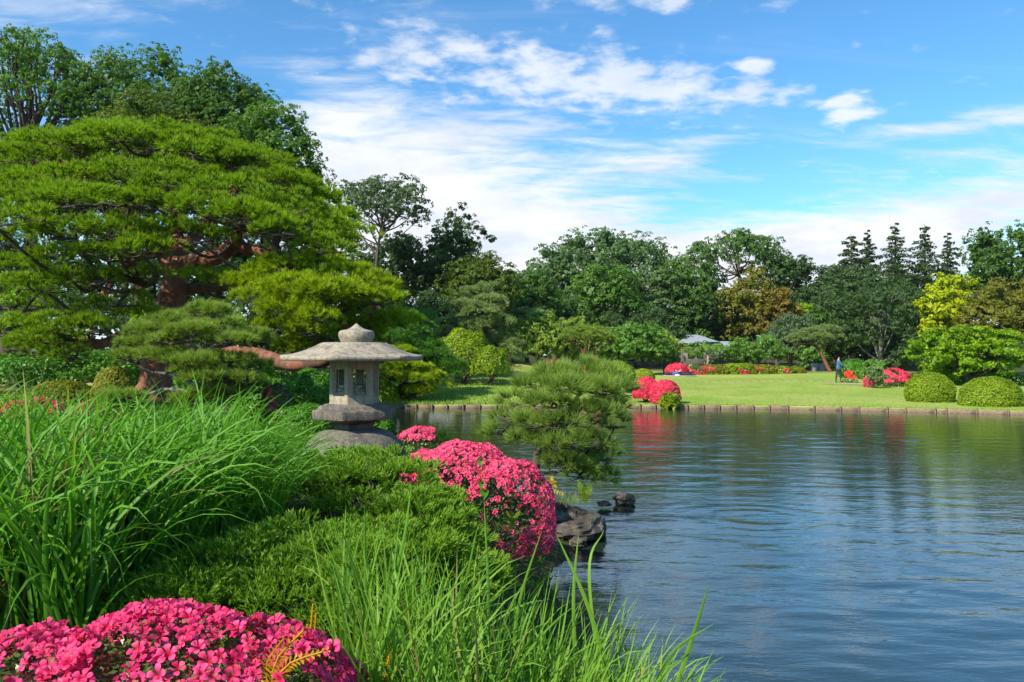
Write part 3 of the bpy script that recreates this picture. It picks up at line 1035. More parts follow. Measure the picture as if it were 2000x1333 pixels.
# ================================================================== BACKGROUND TREES
def background():
    T = tree
    # --- tall grove on the left behind the red pine
    T('oak_tree', 'tall airy tree at the left edge with sky showing through its branches', 55, 56, 360, 165, 41, 'broadleaf_mid', seed=1, n=15000, npuff=42, pr=.22, sparse=True, limbs=26, bark='dark_bark', group='tall grove behind the red pine')
    T('oak_tree', 'tallest dense green tree of the left grove, above the middle of the red pine', 285, 68, 430, 180, 42, 'broadleaf', seed=2, n=17000, npuff=44, pr=.25, group='tall grove behind the red pine', bias=.25)
    T('oak_tree', 'dark round-topped tree right of the tallest tree in the left grove', 425, 96, 430, 140, 40, 'broadleaf', seed=3, n=15000, npuff=46, pr=.25, limbs=16, group='tall grove behind the red pine')
    T('oak_tree', 'green tree whose crown slopes down to the white cloud, rightmost of the left grove', 520, 180, 500, 128, 38, 'broadleaf_mid', seed=4, n=15000, npuff=40, pr=.25, extra=[(600, 300, 34), (612, 330, 24), (565, 240, 36)], group='tall grove behind the red pine')
    T('chestnut_tree', 'yellow-green leafy tree just above the crown of the red pine', 300, 165, 430, 140, 35, 'broadleaf_olive', seed=5, n=15000, npuff=36, pr=.26, group='tall grove behind the red pine')
    T('chestnut_tree', 'dull green tree behind the upper left side of the red pine', 60, 230, 480, 120, 36, 'broadleaf', seed=6, n=9000, npuff=30, group='tall grove behind the red pine')
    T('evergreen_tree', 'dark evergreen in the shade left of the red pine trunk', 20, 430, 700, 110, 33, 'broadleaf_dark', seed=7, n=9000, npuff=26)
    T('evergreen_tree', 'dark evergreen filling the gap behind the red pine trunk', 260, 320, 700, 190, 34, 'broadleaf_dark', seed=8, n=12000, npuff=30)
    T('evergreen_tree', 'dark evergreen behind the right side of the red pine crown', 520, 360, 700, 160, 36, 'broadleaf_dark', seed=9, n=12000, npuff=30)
    T('maple_tree', 'bright green layered maple at the left edge below the pine boughs', 40, 520, 640, 90, 24, 'maple_leaf', seed=10, n=6000, npuff=22, squash=.4, pr=.34, sparse=True)
    T('maple_tree', 'small sunlit maple seen behind the red pine trunk', 330, 585, 680, 80, 27, 'maple_leaf', seed=11, n=5000, npuff=18, squash=.45, sparse=True)
    # --- centre left
    T('zelkova_tree', 'slim tree with a bare grey forked trunk rising above the woods', 752, 336, 478, 96, 55, 'broadleaf_grey', bark='dark_bark', seed=12, n=8500, npuff=40, pr=.30, sparse=True, limbs=20, trunk_r=.17, trunk_px=745, squash=.7, extra=[(690, 375, 24), (675, 365, 18)])
    T('evergreen_tree', 'dark green mass of woodland below the slim grey-trunked tree', 775, 440, 680, 112, 60, 'broadleaf_dark', seed=13, n=13000, npuff=34)
    T('evergreen_tree', 'dark green tree with a spiky open top against the cloud', 890, 432, 650, 88, 59, 'broadleaf_dark', seed=14, n=10000, npuff=36, limbs=12,
      extra=[(880, 420, 13), (900, 405, 9), (915, 425, 13), (870, 440, 16), (895, 440, 18), (945, 455, 14), (960, 470, 12), (930, 445, 12), (850, 450, 14)])
    T('evergreen_tree', 'olive green tree right of the slim trunk, below the spiky top', 935, 484, 670, 92, 56, 'broadleaf_olive', seed=15, n=13000, npuff=34, bias=-.1)
    T('evergreen_tree', 'blue-green tree in the dip of the skyline', 1030, 522, 680, 80, 66, 'broadleaf', seed=16, n=11000, npuff=30)
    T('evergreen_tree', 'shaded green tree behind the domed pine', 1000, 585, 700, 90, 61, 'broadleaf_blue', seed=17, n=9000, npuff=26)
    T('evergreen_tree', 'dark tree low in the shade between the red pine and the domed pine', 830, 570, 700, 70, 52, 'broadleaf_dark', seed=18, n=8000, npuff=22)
    # --- big dome in the centre
    T('camphor_tree', 'huge domed grey-green tree, highest of the central skyline', 1195, 424, 690, 150, 84, 'broadleaf_blue', seed=19, n=24000, npuff=60, pr=.21, group='domed trees of the central skyline', bias=.2)
    T('camphor_tree', 'grey-green tree on the left shoulder of the huge central dome', 1085, 462, 680, 95, 82, 'broadleaf_blue', seed=20, n=15000, npuff=44, pr=.22, group='domed trees of the central skyline')
    T('camphor_tree', 'fresh green tree in front of the huge central dome', 1185, 500, 700, 85, 75, 'broadleaf_mid', seed=21, n=15000, npuff=40, pr=.24, group='domed trees of the central skyline', bias=.2)
    T('camphor_tree', 'dark green tree on the right shoulder of the huge central dome', 1345, 488, 700, 88, 79, 'broadleaf', seed=22, n=15000, npuff=40, pr=.24, group='domed trees of the central skyline')
    T('camphor_tree', 'pale grey-green tree right of the fresh green one, in front of the dome', 1285, 515, 700, 64, 78, 'broadleaf_blue', seed=23, n=11000, npuff=32, pr=.26, group='domed trees of the central skyline', bias=.25)
    T('evergreen_tree', 'green tree low at the left foot of the central dome', 1095, 560, 700, 70, 70, 'broadleaf', seed=24, n=9000, npuff=26)
    # --- skyline right of the dome
    T('zelkova_tree', 'wide-topped tree with bright gaps in its crown, right of the central dome', 1440, 442, 600, 120, 98, 'broadleaf', seed=25, n=15000, npuff=46, pr=.22, sparse=True, limbs=20)
    T('evergreen_tree', 'dark tree stepping down the skyline right of the wide-topped tree', 1535, 488, 640, 62, 94, 'broadleaf_dark', seed=26, n=9000, npuff=28, pr=.26, extra=[(1570, 510, 16), (1585, 525, 12)])
    T('evergreen_tree', 'dark tree at the lowest dip of the skyline beside the spruces', 1600, 538, 680, 66, 92, 'broadleaf_dark', seed=27, n=9000, npuff=26)
    T('chinquapin_tree', 'dense tree with golden olive new leaves right of the central dome', 1465, 524, 690, 74, 78, 'olive_brown', seed=28, n=14000, npuff=40, pr=.24, bias=.05)
    T('chinquapin_tree', 'dense tree flushed orange-brown beside the golden olive one', 1518, 556, 670, 46, 76, 'orange_brown', seed=29, n=9000, npuff=30, pr=.28)
    T('maple_tree', 'small lime green tree in the dark dip right of the orange-brown tree', 1572, 585, 650, 30, 77, 'maple_leaf', seed=30, n=4000, npuff=16, squash=.6)
    # --- right
    T('camphor_tree', 'big dark green tree at the upper right edge of the picture', 1975, 428, 660, 118, 88, 'broadleaf', seed=31, n=18000, npuff=48, pr=.22)
    T('evergreen_tree', 'dark tree with bare grey twigs below the spruces', 1715, 540, 730, 100, 64, 'broadleaf_dark', seed=32, n=13000, npuff=36, sparse=True, limbs=16, bark='grey_bark', bias=.3)
    T('evergreen_tree', 'dark broad tree closing the gap behind the spruces', 1735, 522, 700, 130, 92, 'broadleaf_dark', seed=42, n=12000, npuff=40, pr=.24)
    T('evergreen_tree', 'dark tree at the left foot of the spruces', 1630, 500, 690, 56, 90, 'conifer', seed=43, n=12000, npuff=34, pr=.26)
    T('evergreen_tree', 'deep shade tree behind the tree with bare twigs', 1690, 520, 740, 120, 72, 'broadleaf_dark', seed=33, n=12000, npuff=30)
    T('golden_tree', 'vivid yellow tree at the right among the dark trees', 1848, 524, 660, 54, 60, 'yellow_leaf', seed=34, n=9000, npuff=36, pr=.30, squash=.55, extra=[(1835, 620, 34), (1820, 640, 26), (1905, 553, 14)])
    T('evergreen_tree', 'dense olive-brown tree at the right edge behind the layered maple', 1968, 534, 720, 108, 57, 'olive_brown', seed=35, n=15000, npuff=40, pr=.25, bias=-.3)
    T('evergreen_tree', 'dark tree in shade behind the layered maple', 1860, 640, 745, 140, 54, 'broadleaf_dark', seed=36, n=9000, npuff=26)
    T('maple_tree', 'broad layered maple with bright green leaves above the two clipped domes', 1890, 622, 756, 128, 44, 'maple_leaf', seed=37, n=19000, npuff=95, pr=.25, squash=.30, depth=.7, limbs=18, low=-.2, flat=1.2)
    T('evergreen_tree', 'green tree in shade behind the leaning pine', 1610, 600, 735, 60, 70, 'broadleaf', seed=38, n=9000, npuff=24)
    T('evergreen_tree', 'shaded tree behind the plum row left of the house', 1240, 600, 720, 120, 72, 'broadleaf_dark', seed=39, n=9000, npuff=26)
    T('evergreen_tree', 'shaded tree behind the grey roofed house', 1400, 600, 720, 90, 84, 'broadleaf_dark', seed=40, n=9000, npuff=26)
    T('willow_tree', 'soft grey-green weeping tree right of the house', 1545, 612, 715, 58, 68, 'broadleaf_grey', seed=41, n=9000, npuff=26, droop=1.2, width=.35, bias=.2)


background()


def woods_behind():
    """far wood that reads as one mass behind the separate trees"""
    g = np.random.default_rng(77)
    geo = Geo()
    pf = []
    for x in np.arange(-110, 150, 5.0):
        y = 112 + g.uniform(-6, 10)
        h = g.uniform(4.5, 7.0)
        pf.append((x + g.uniform(-2, 2), y, h * .5, 5.0, 4, h * .6))
    puff_leaves(geo, pf, 26000, 1.0, .7, g=g)
    o = obj('far_woods', geo.mesh('far_woods', MATS['broadleaf_dark']), kind='stuff')
    tag(o, 'dark far wood closing the gaps between the trees beyond the lawn', 'woods')


woods_behind()


def spruce(label, px, top, bottom, halfw, D, seed, mat='conifer'):
    g = np.random.default_rng(3000 + seed)
    s = mpx(D)
    a, b = P(px, top, D), P(px, bottom, D)
    base = np.array([a[0], D, gz(a[0], D) - .1])
    root = thing('spruce_tree', label, 'tree', tuple(base), 'spruces on the right of the skyline')
    H = a[2] - base[2]
    tg = Geo()
    tube(tg, [base, (base + a) / 2, a], [.28, .16, .02], 7, 6, 0, g)
    geo = Geo()
    z0 = b[2]
    nb = 110
    ps, ns, rr = [], [], []
    for i in range(nb):
        f = ((i + g.uniform(0, 1)) / nb) ** .8
        z = a[2] - .15 - f * (a[2] - z0)
        reach = halfw * s * (0.07 + 0.95 * f ** .85) * g.uniform(.45, 1.2)
        th = i * 2.4 + g.uniform(-.5, .5)
        u = np.array([math.cos(th), math.sin(th), 0])
        dr = g.uniform(-.02, .30)
        st = np.array([a[0], D, z])
        tip = st + u * reach + UP * (-dr * reach + .1)
        midp = (st + tip) / 2 + UP * (.10 * reach)
        tube(tg, [st, midp, tip], [.05, .035, .012], 4, 2, 0, g)
        k = int(10 + 34 * reach)
        t = g.uniform(.1, 1, k)[:, None]
        c = st * (1 - t) ** 2 + 2 * midp * t * (1 - t) + tip * t * t
        side = np.cross(u, UP)
        c = c + side * g.normal(size=(k, 1)) * .20 * reach * (1.15 - .6 * t) + UP * (-.20 * g.uniform(-.2, 1, (k, 1))) * reach ** .5
        ps.append(c)
        ns.append(norm(UP * .9 + u * .3 + g.normal(size=(k, 3)) * .5))
        rr.append(np.full(k, g.uniform(0, .7)) + g.uniform(0, .3, k))
    leaf_cards(geo, np.vstack(ps), np.vstack(ns), 6.0 * s, .5, np.concatenate(rr), g, .3)
    obj('crown', geo.mesh('spruce_crown', MATS[mat], base), root, kind='stuff')
    obj('trunk', tg.mesh('spruce_trunk', MATS['dark_bark'], base, True), root)


spruce('dark layered spruce, leftmost and broadest of the spruces', 1662, 456, 660, 88, 84, 1)
spruce('thin spruce tip between the broad spruce and the tallest one', 1695, 448, 640, 56, 88, 2)
spruce('tallest spruce with tiered boughs standing out against the cloud', 1748, 434, 660, 82, 83, 3)
spruce('second tall spruce right of the tallest one', 1806, 438, 660, 76, 85, 4)
spruce('lower spruce between the second tall spruce and the big dark tree', 1850, 454, 660, 70, 88, 5)
spruce('green spruce low in front of the tallest spruce', 1745, 505, 690, 70, 74, 6)


# ---- shrubs and small trees round the lawn
def lawn_plants():
    kw = dict(cat='shrub')
    for i, (px, top, hw, D, lab, mat) in enumerate([
            (1050, 608, 76, 58, 'pale green plum tree at the left end of the plum row', 'light_shrub'),
            (1125, 620, 76, 60, 'pale green plum tree behind the umbrella pine', 'light_shrub'),
            (1197, 634, 68, 59, 'mid green plum tree right of the umbrella pine', 'green_shrub'),
            (1258, 628, 64, 60, 'dense green plum tree right of the middle of the plum row', 'green_shrub'),
            (1300, 652, 36, 62, 'yellowish plum tree next to the grey roof', 'light_shrub')]):
        tree('plum_tree', lab, px, top, 716, hw, D, mat, seed=60 + i, n=8000, npuff=28, pr=.34, limbs=8, group='plum trees behind the lawn', trunk_r=.14, low=-.55, droop=.1, width=.4)
    tree('plum_tree', 'small open tree with a pale twisted trunk in front of the house', 1380, 668, 712, 44, 63, 'green_shrub', 'pale_bark', seed=66, n=4500, npuff=20, pr=.36, limbs=10, trunk_r=.12, sparse=True)
    tree('shrub_tree', 'wide rounded shrub right of the house, behind the long hedge', 1480, 655, 716, 72, 62, 'green_shrub', seed=67, n=10000, npuff=34, pr=.34, limbs=8, trunk_r=.1, low=-.6, width=.4, bias=.1)
    tree('shrub_tree', 'light green shrub at the left of the wide rounded one', 1452, 676, 720, 36, 64, 'light_shrub', seed=68, n=5000, npuff=20, limbs=6, trunk_r=.08, low=-.6, width=.4)
    tree('shrub_tree', 'low green shrub filling the shade beneath the leaning pine', 1585, 675, 730, 44, 66, 'green_shrub', seed=69, n=5000, npuff=20, limbs=5, trunk_r=.08, low=-.6, bias=-.2)
    tree('slender_shrub', 'small dark upright shrub on the lawn in front of the red azalea', 1712, 712, 762, 16, 42, 'broadleaf_blue', seed=70, n=2500, npuff=16, limbs=5, trunk_r=.05, low=-.7, leaf=.11)

    # umbrella pine
    D = 52
    s = mpx(D)
    base = np.array([P(1145, 705, D)[0], D, gz(P(1145, 705, D)[0], D) - .05])
    pads = [(*P(x, y, D + dz), rx * s, rx * s * .9, 9 * s) for x, y, rx, dz in
            [(1115, 660, 24, 0), (1145, 652, 30, -.4), (1175, 660, 26, 0), (1145, 645, 26, .5), (1125, 650, 24, .6), (1168, 650, 24, .6), (1192, 664, 14, .2), (1102, 664, 12, .2), (1150, 660, 26, -.9)]]
    lim = [([base, P(1140, 690, D), P(1118, 668, D)], [.13, .10, .05]), ([base + [.1, 0, 0], P(1146, 688, D), P(1148, 660, D)], [.13, .10, .05]),
           ([base + [.25, 0, 0], P(1160, 688, D), P(1178, 666, D)], [.13, .09, .05]), ([base + [.1, .1, 0], P(1152, 685, D + .5), P(1160, 662, D + .7)], [.1, .08, .05]),
           ([base + [.4, .1, 0], P(1170, 690, D), P(1190, 670, D)], [.1, .07, .04])]
    pine('umbrella_pine', 'low flat-topped pine with several reddish stems on the lawn', base, lim, pads, 3200, 9, .17, .03, 'pine_needle_olive', 'red_bark', seed=1, twig_r=.02, twigs_per=4)

    # leaning pine with orange trunk
    D = 62
    s = mpx(D)
    base = np.array([P(1622, 728, D)[0], D, gz(P(1622, 728, D)[0], D) - .05])
    pads = [(*P(x, y, D + dz), rx * s, rx * s * .9, 8 * s) for x, y, rx, dz in
            [(1580, 652, 28, 0), (1610, 645, 24, .4), (1560, 662, 20, 0), (1600, 660, 24, -.5), (1632, 660, 18, .4), (1575, 668, 22, -.5)]]
    lim = [([base, P(1608, 700, D), P(1596, 680, D), P(1575, 668, D)], [.16, .13, .10, .05]), ([P(1612, 682, D), P(1604, 670, D), P(1596, 660, D)], [.12, .1, .05])]
    pine('leaning_pine', 'small pine leaning left on a slanting tan trunk beyond the lawn', base, lim, pads, 2600, 9, .2, .035, 'pine_needle_grey', 'red_bark', seed=2, twig_r=.02, twigs_per=4)

    # domed pine in the middle distance
    D = 45
    s = mpx(D)
    base = np.array([P(965, 716, D)[0], D, gz(P(965, 716, D)[0], D) - .05])
    rows = [(930, 578, 40, 17), (960, 590, 34, 14), (905, 600, 34, 14), (935, 612, 44, 16), (890, 630, 34, 14), (940, 640, 46, 16), (975, 630, 30, 14), (915, 655, 40, 15),
            (965, 665, 40, 15), (985, 690, 34, 14), (1005, 670, 22, 12), (875, 650, 24, 12), (940, 690, 30, 13), (1000, 705, 26, 12), (948, 565, 24, 12)]
    pads = [(*P(x, y, D + rng.uniform(-1.2, 1.0)), rx * s, rx * s * .9, rz * s) for x, y, rx, rz in rows]
    lim = [([base, P(955, 690, D), P(948, 640, D), P(935, 580, D)], [.2, .17, .13, .05])]
    pine('domed_pine', 'rounded grey-green pine with layered boughs beyond the sloping lawn', base, lim, pads, 5500, 10, .2, .032, 'pine_needle_grey', seed=3, twig_r=.02, twigs_per=6)

    B = bush
    B('clipped_bush', 'cloud-shaped light green clipped shrub left of the domed pine', 905, 645, 730, 62, 41, 'clipped_leaf', n=7500, leaf=.13, seed=1, lump=.09)
    B('clipped_bush', 'light green clipped shrub, lower lobe under the domed pine', 958, 676, 732, 38, 40, 'clipped_leaf', n=4000, leaf=.13, seed=2, lump=.09)
    B('clipped_bush', 'dark clipped drum-shaped bush behind the low pine slope', 830, 606, 690, 28, 48, 'clipped_green', n=3500, leaf=.15, seed=3, square=4)
    # lawn azaleas and clipped domes
    pk = dict(flowers='pink_far', cat='azalea')
    B('azalea_bush', 'pink azalea mound far up the sloping lawn left of the umbrella pine', 1082, 704, 732, 23, 47, 'azalea_leaf', n=1200, leaf=.16, nf=2600, fleaf=.14, seed=10, **pk)
    B('azalea_bush', 'pink azalea peeping out left of the light green dome', 1172, 708, 732, 12, 46, 'azalea_leaf', n=500, leaf=.16, nf=1000, fleaf=.14, seed=11, **pk)
    B('clipped_bush', 'light green clipped dome behind the little waterside pine', 1207, 706, 752, 34, 40, 'clipped_leaf', n=4500, leaf=.12, seed=12)
    B('clipped_bush', 'low olive clipped dome right of the light green one', 1256, 721, 748, 23, 42, 'clipped_leaf', n=2600, leaf=.12, seed=13)
    B('azalea_bush', 'left lobe of the pink azalea pair at the water edge', 1262, 738, 778, 25, 33.6, 'azalea_leaf', n=2500, leaf=.10, nf=6500, fleaf=.085, seed=14, **pk)

    def part_mask(p, d, c, r, g):
        f = (p[:, 0] - c[0]) / r[0]
        return (f < .25 + .2 * np.sin(p[:, 2] * 9)) | (g.uniform(0, 1, len(p)) < .16)
    B('azalea_bush', 'right lobe of the pink azalea pair, half out of bloom', 1300, 744, 786, 29, 32.9, 'clipped_olive', n=3500, leaf=.10, nf=7000, fleaf=.085, seed=15, fmask=part_mask, **pk)
    B('shore_plant', 'yellow-green leafy plant at the water edge below the pink azalea pair', 1308, 770, 802, 19, 32.0, 'clipped_leaf', n=900, leaf=.17, seed=16, lump=.15, z0=.05, jit=.9)
    B('azalea_bush', 'bright pink azalea mound beside the people lying on the lawn', 1322, 711, 733, 22, 58, 'azalea_leaf', n=1000, leaf=.18, nf=2800, fleaf=.16, seed=17, **pk)

    def sparse_mask(th):
        def f(p, d, c, r, g):
            return (np.sin(p[:, 0] * 2.1 + 1) + np.sin(p[:, 2] * 6 + p[:, 0] * 3.3) > th) & (d[:, 2] < .75)
        return f
    hedge = [(1358, 713, 24, 'azalea_leaf', -.3, 'hedge mound with many pink flowers next to the bright pink azalea'),
             (1396, 713, 30, 'clipped_olive', 1.6, 'reddish olive hedge mound, second of the long hedge from the pink azalea'),
             (1440, 711, 36, 'clipped_leaf', .9, 'yellow-green hedge mound with pink flowers in the middle of the long hedge'),
             (1484, 713, 32, 'clipped_olive', .3, 'hedge mound with coral pink flowers right of the middle of the long hedge'),
             (1522, 716, 28, 'clipped_leaf', 1.3, 'olive hedge mound with a few coral flowers, last but one of the long hedge'),
             (1556, 719, 17, 'clipped_olive', 1.0, 'small hedge mound at the right end of the long hedge')]
    for i, (px, top, hw, mat, th, lab) in enumerate(hedge):
        B('hedge_azalea', lab, px, top, 735, hw, 60 + .2 * i, mat, n=2600, leaf=.19, nf=2400, fleaf=.17, seed=20 + i, flowers='coral_far', cat='azalea', fmask=sparse_mask(th), group='long azalea hedge behind the lawn', square=3)
    B('clipped_bush', 'light green clipped dome behind the person in blue', 1668, 702, 738, 30, 53, 'clipped_green', n=3500, leaf=.15, seed=30, lump=.04)
    B('leafy_shrub', 'loose grey-green shrub between the clipped dome and the red azalea', 1705, 705, 745, 28, 51, 'green_shrub', n=2200, leaf=.2, seed=31, lump=.14, jit=.8)
    B('azalea_bush', 'deep pink azalea mound on the lawn left of the clipped domes', 1746, 721, 758, 31, 44, 'azalea_leaf', n=2400, leaf=.14, nf=3400, fleaf=.13, seed=32,
      fmask=lambda p, d, c, r, g: (d[:, 2] > .05) & ((np.sin(p[:, 0] * 5) * np.sin(p[:, 2] * 7 + p[:, 0] * 3) > -.45)), **pk)
    B('azalea_bush', 'small pink azalea tuft left of the dark upright shrub', 1697, 734, 756, 9, 43, 'azalea_leaf', n=500, leaf=.14, nf=800, fleaf=.13, seed=33, **pk)
    B('clipped_bush', 'large yellow-green clipped dome, left one of the two on the right bank', 1816, 728, 785, 45, 33.2, 'clipped_leaf', n=11000, leaf=.085, seed=34)
    B('clipped_bush', 'large yellow-green clipped dome, right one of the two on the right bank', 1934, 737, 798, 58, 31.2, 'clipped_leaf', n=14000, leaf=.08, seed=35)
    B('ground_shrub', 'low dark shrubs in the shade under the layered maple', 1880, 725, 775, 120, 46, 'clipped_green', n=6000, leaf=.17, seed=36, lump=.12, jit=.7)


lawn_plants()


# ================================================================== HOUSE, WALL, FENCE, PEOPLE
def house():
    D = 69
    base = np.array([P(1380, 715, D)[0], D, gz(P(1380, 715, D)[0], D) - .1])
    root = thing('garden_house', 'low house with grey roofs half hidden behind the trees', 'house', tuple(base))

    def pt(px, py, dz=0.0):
        return P(px, py, D + dz) - base
    g = Geo()
    x0, x1, z1 = pt(1336, 700)[0], pt(1412, 700)[0], pt(1336, 670)[2]
    box(g, ((x0 + x1) / 2, 2.2, z1 / 2), (x1 - x0, 4.0, z1))
    x2, x3, z2 = pt(1405, 700)[0], pt(1440, 700)[0], pt(1400, 688)[2]
    box(g, ((x2 + x3) / 2, 2.0, z2 / 2), (x3 - x2, 3.0, z2))
    obj('wall', g.mesh('house_wall', MATS['plaster']), root)

    def slab(pts, th=.12):
        g = Geo()
        a = np.array(pts)
        prism(g, [a - [0, 0, th], a])
        return g
    rl, rr, rt = pt(1328, 668), pt(1404, 669), pt(1363, 653)
    zl = rl[2]
    for nm, q in (('roof', [(rl[0], -.1, zl), (rr[0], -.1, zl), (rt[0] + .5, 2.0, rt[2]), (rt[0] - .5, 2.0, rt[2])]),):
        obj(nm, slab(q).mesh('house_roof', MATS['roof_tile']), root)
    obj('roof', slab([(rr[0], -.1, zl), (rr[0], 4.5, zl), (rt[0] + .5, 2.0, rt[2])]).mesh('house_roof', MATS['roof_tile']), root)
    obj('roof', slab([(rl[0], 4.5, zl), (rl[0], -.1, zl), (rt[0] - .5, 2.0, rt[2])]).mesh('house_roof', MATS['roof_tile']), root)
    obj('roof', slab([(rr[0], 4.5, zl), (rl[0], 4.5, zl), (rt[0] - .5, 2.0, rt[2]), (rt[0] + .5, 2.0, rt[2])]).mesh('house_roof', MATS['roof_tile']), root)
    a, b = pt(1396, 690), pt(1446, 690)
    zt = pt(1420, 666)[2]
    obj('annex_roof', slab([(a[0], -.3, a[2]), (b[0], -.3, b[2]), (b[0], 2.5, zt), (a[0], 2.5, zt)]).mesh('house_roof', MATS['roof_tile']), root)
    for px in (1350, 1368, 1386):
        wn = Geo()
        q = pt(px, 690)
        box(wn, (q[0], .17, q[2]), (.5, .06, .9))
        obj('window', wn.mesh('house_window', MATS['cloth_dark']), root)


house()


def stone_wall():
    D = 64
    base = np.array([P(1598, 732, D)[0], D, gz(P(1598, 732, D)[0], D) - .05])
    root = thing('stone_block', 'pale grey stone block in the shade left of the leaning trunk', 'stone', tuple(base))
    s = mpx(D)
    top = P(1598, 710, D)[2] - base[2]
    g = Geo()
    for i, x in enumerate((-7, 6)):
        w = (11, 13)[i] * s
        ring = lambda k, zz: np.array([(x * s + sx * w / 2 * k, sy * .3 * k, zz) for sx, sy in ((-1, -1), (1, -1), (1, 1), (-1, 1))])
        prism(g, [ring(1.0, -.1), ring(1.0, top - .05), ring(.92, top - .02 * i)])
    o = obj('slab', g.mesh('stone_block_slab', MATS['concrete']), root)


stone_wall()


def hoop_fence():
    """low bamboo hoops along the lawn path, each hoop its own piece"""
    x0, x1 = P(1274, 748, 48)[0], P(1765, 753, 46)[0]
    root = thing('hoop_fence', 'low fence of overlapping thin hoops across the lawn', 'fence', (x0, 48, gz(x0, 48)))
    o = np.array(root.location)
    g = Geo()
    w, h = .66, .27
    th = np.linspace(0, np.pi, 9)
    tube(g, [(-w / 2 * math.cos(t), 0, h * math.sin(t) ** .8 - .02) for t in th], [.013] * 9, 5, 2)
    me = g.mesh('fence_hoop', MATS['bamboo'])
    x = x0
    while x < x1:
        y = 48 - (x - x0) * .075
        c = obj('hoop', me, root, (x - o[0], y - o[1], gz(x, y) - o[2]))
        c.rotation_euler = (rng.uniform(-.12, .12), rng.uniform(-.08, .08), rng.uniform(-.12, .12) - .07)
        c.scale = (rng.uniform(.9, 1.15), 1, rng.uniform(.75, 1.15))
        x += .48


hoop_fence()


def skin_body(name, joints, edges, root_i, mats, pick, subd=1):
    """continuous body grown over a skeleton; pick(co) chooses the material of a face"""
    me = bpy.data.meshes.new(name)
    me.from_pydata([j[:3] for j in joints], edges, [])
    o = bpy.data.objects.new(name + '_skeleton', me)
    COL.objects.link(o)
    o.modifiers.new('skin', 'SKIN')
    if not me.skin_vertices:
        bm_ok = False
        import bmesh
        bm = bmesh.new()
        bm.from_mesh(me)
        bm.verts.layers.skin.verify()
        bm.to_mesh(me)
        bm.free()
    for i, j in enumerate(joints):
        sv = me.skin_vertices[0].data[i]
        r = j[3]
        sv.radius = (r, r) if np.isscalar(r) else r
        sv.use_root = (i == root_i)
    sub = o.modifiers.new('sub', 'SUBSURF')
    sub.levels = sub.render_levels = subd
    dg = bpy.context.evaluated_depsgraph_get()
    dg.update()
    res = bpy.data.meshes.new_from_object(o.evaluated_get(dg))
    bpy.data.objects.remove(o)
    res.materials.clear()
    for m in mats:
        res.materials.append(MATS[m])
    for p in res.polygons:
        p.material_index = pick(p.center)
        p.use_smooth = True
    return res


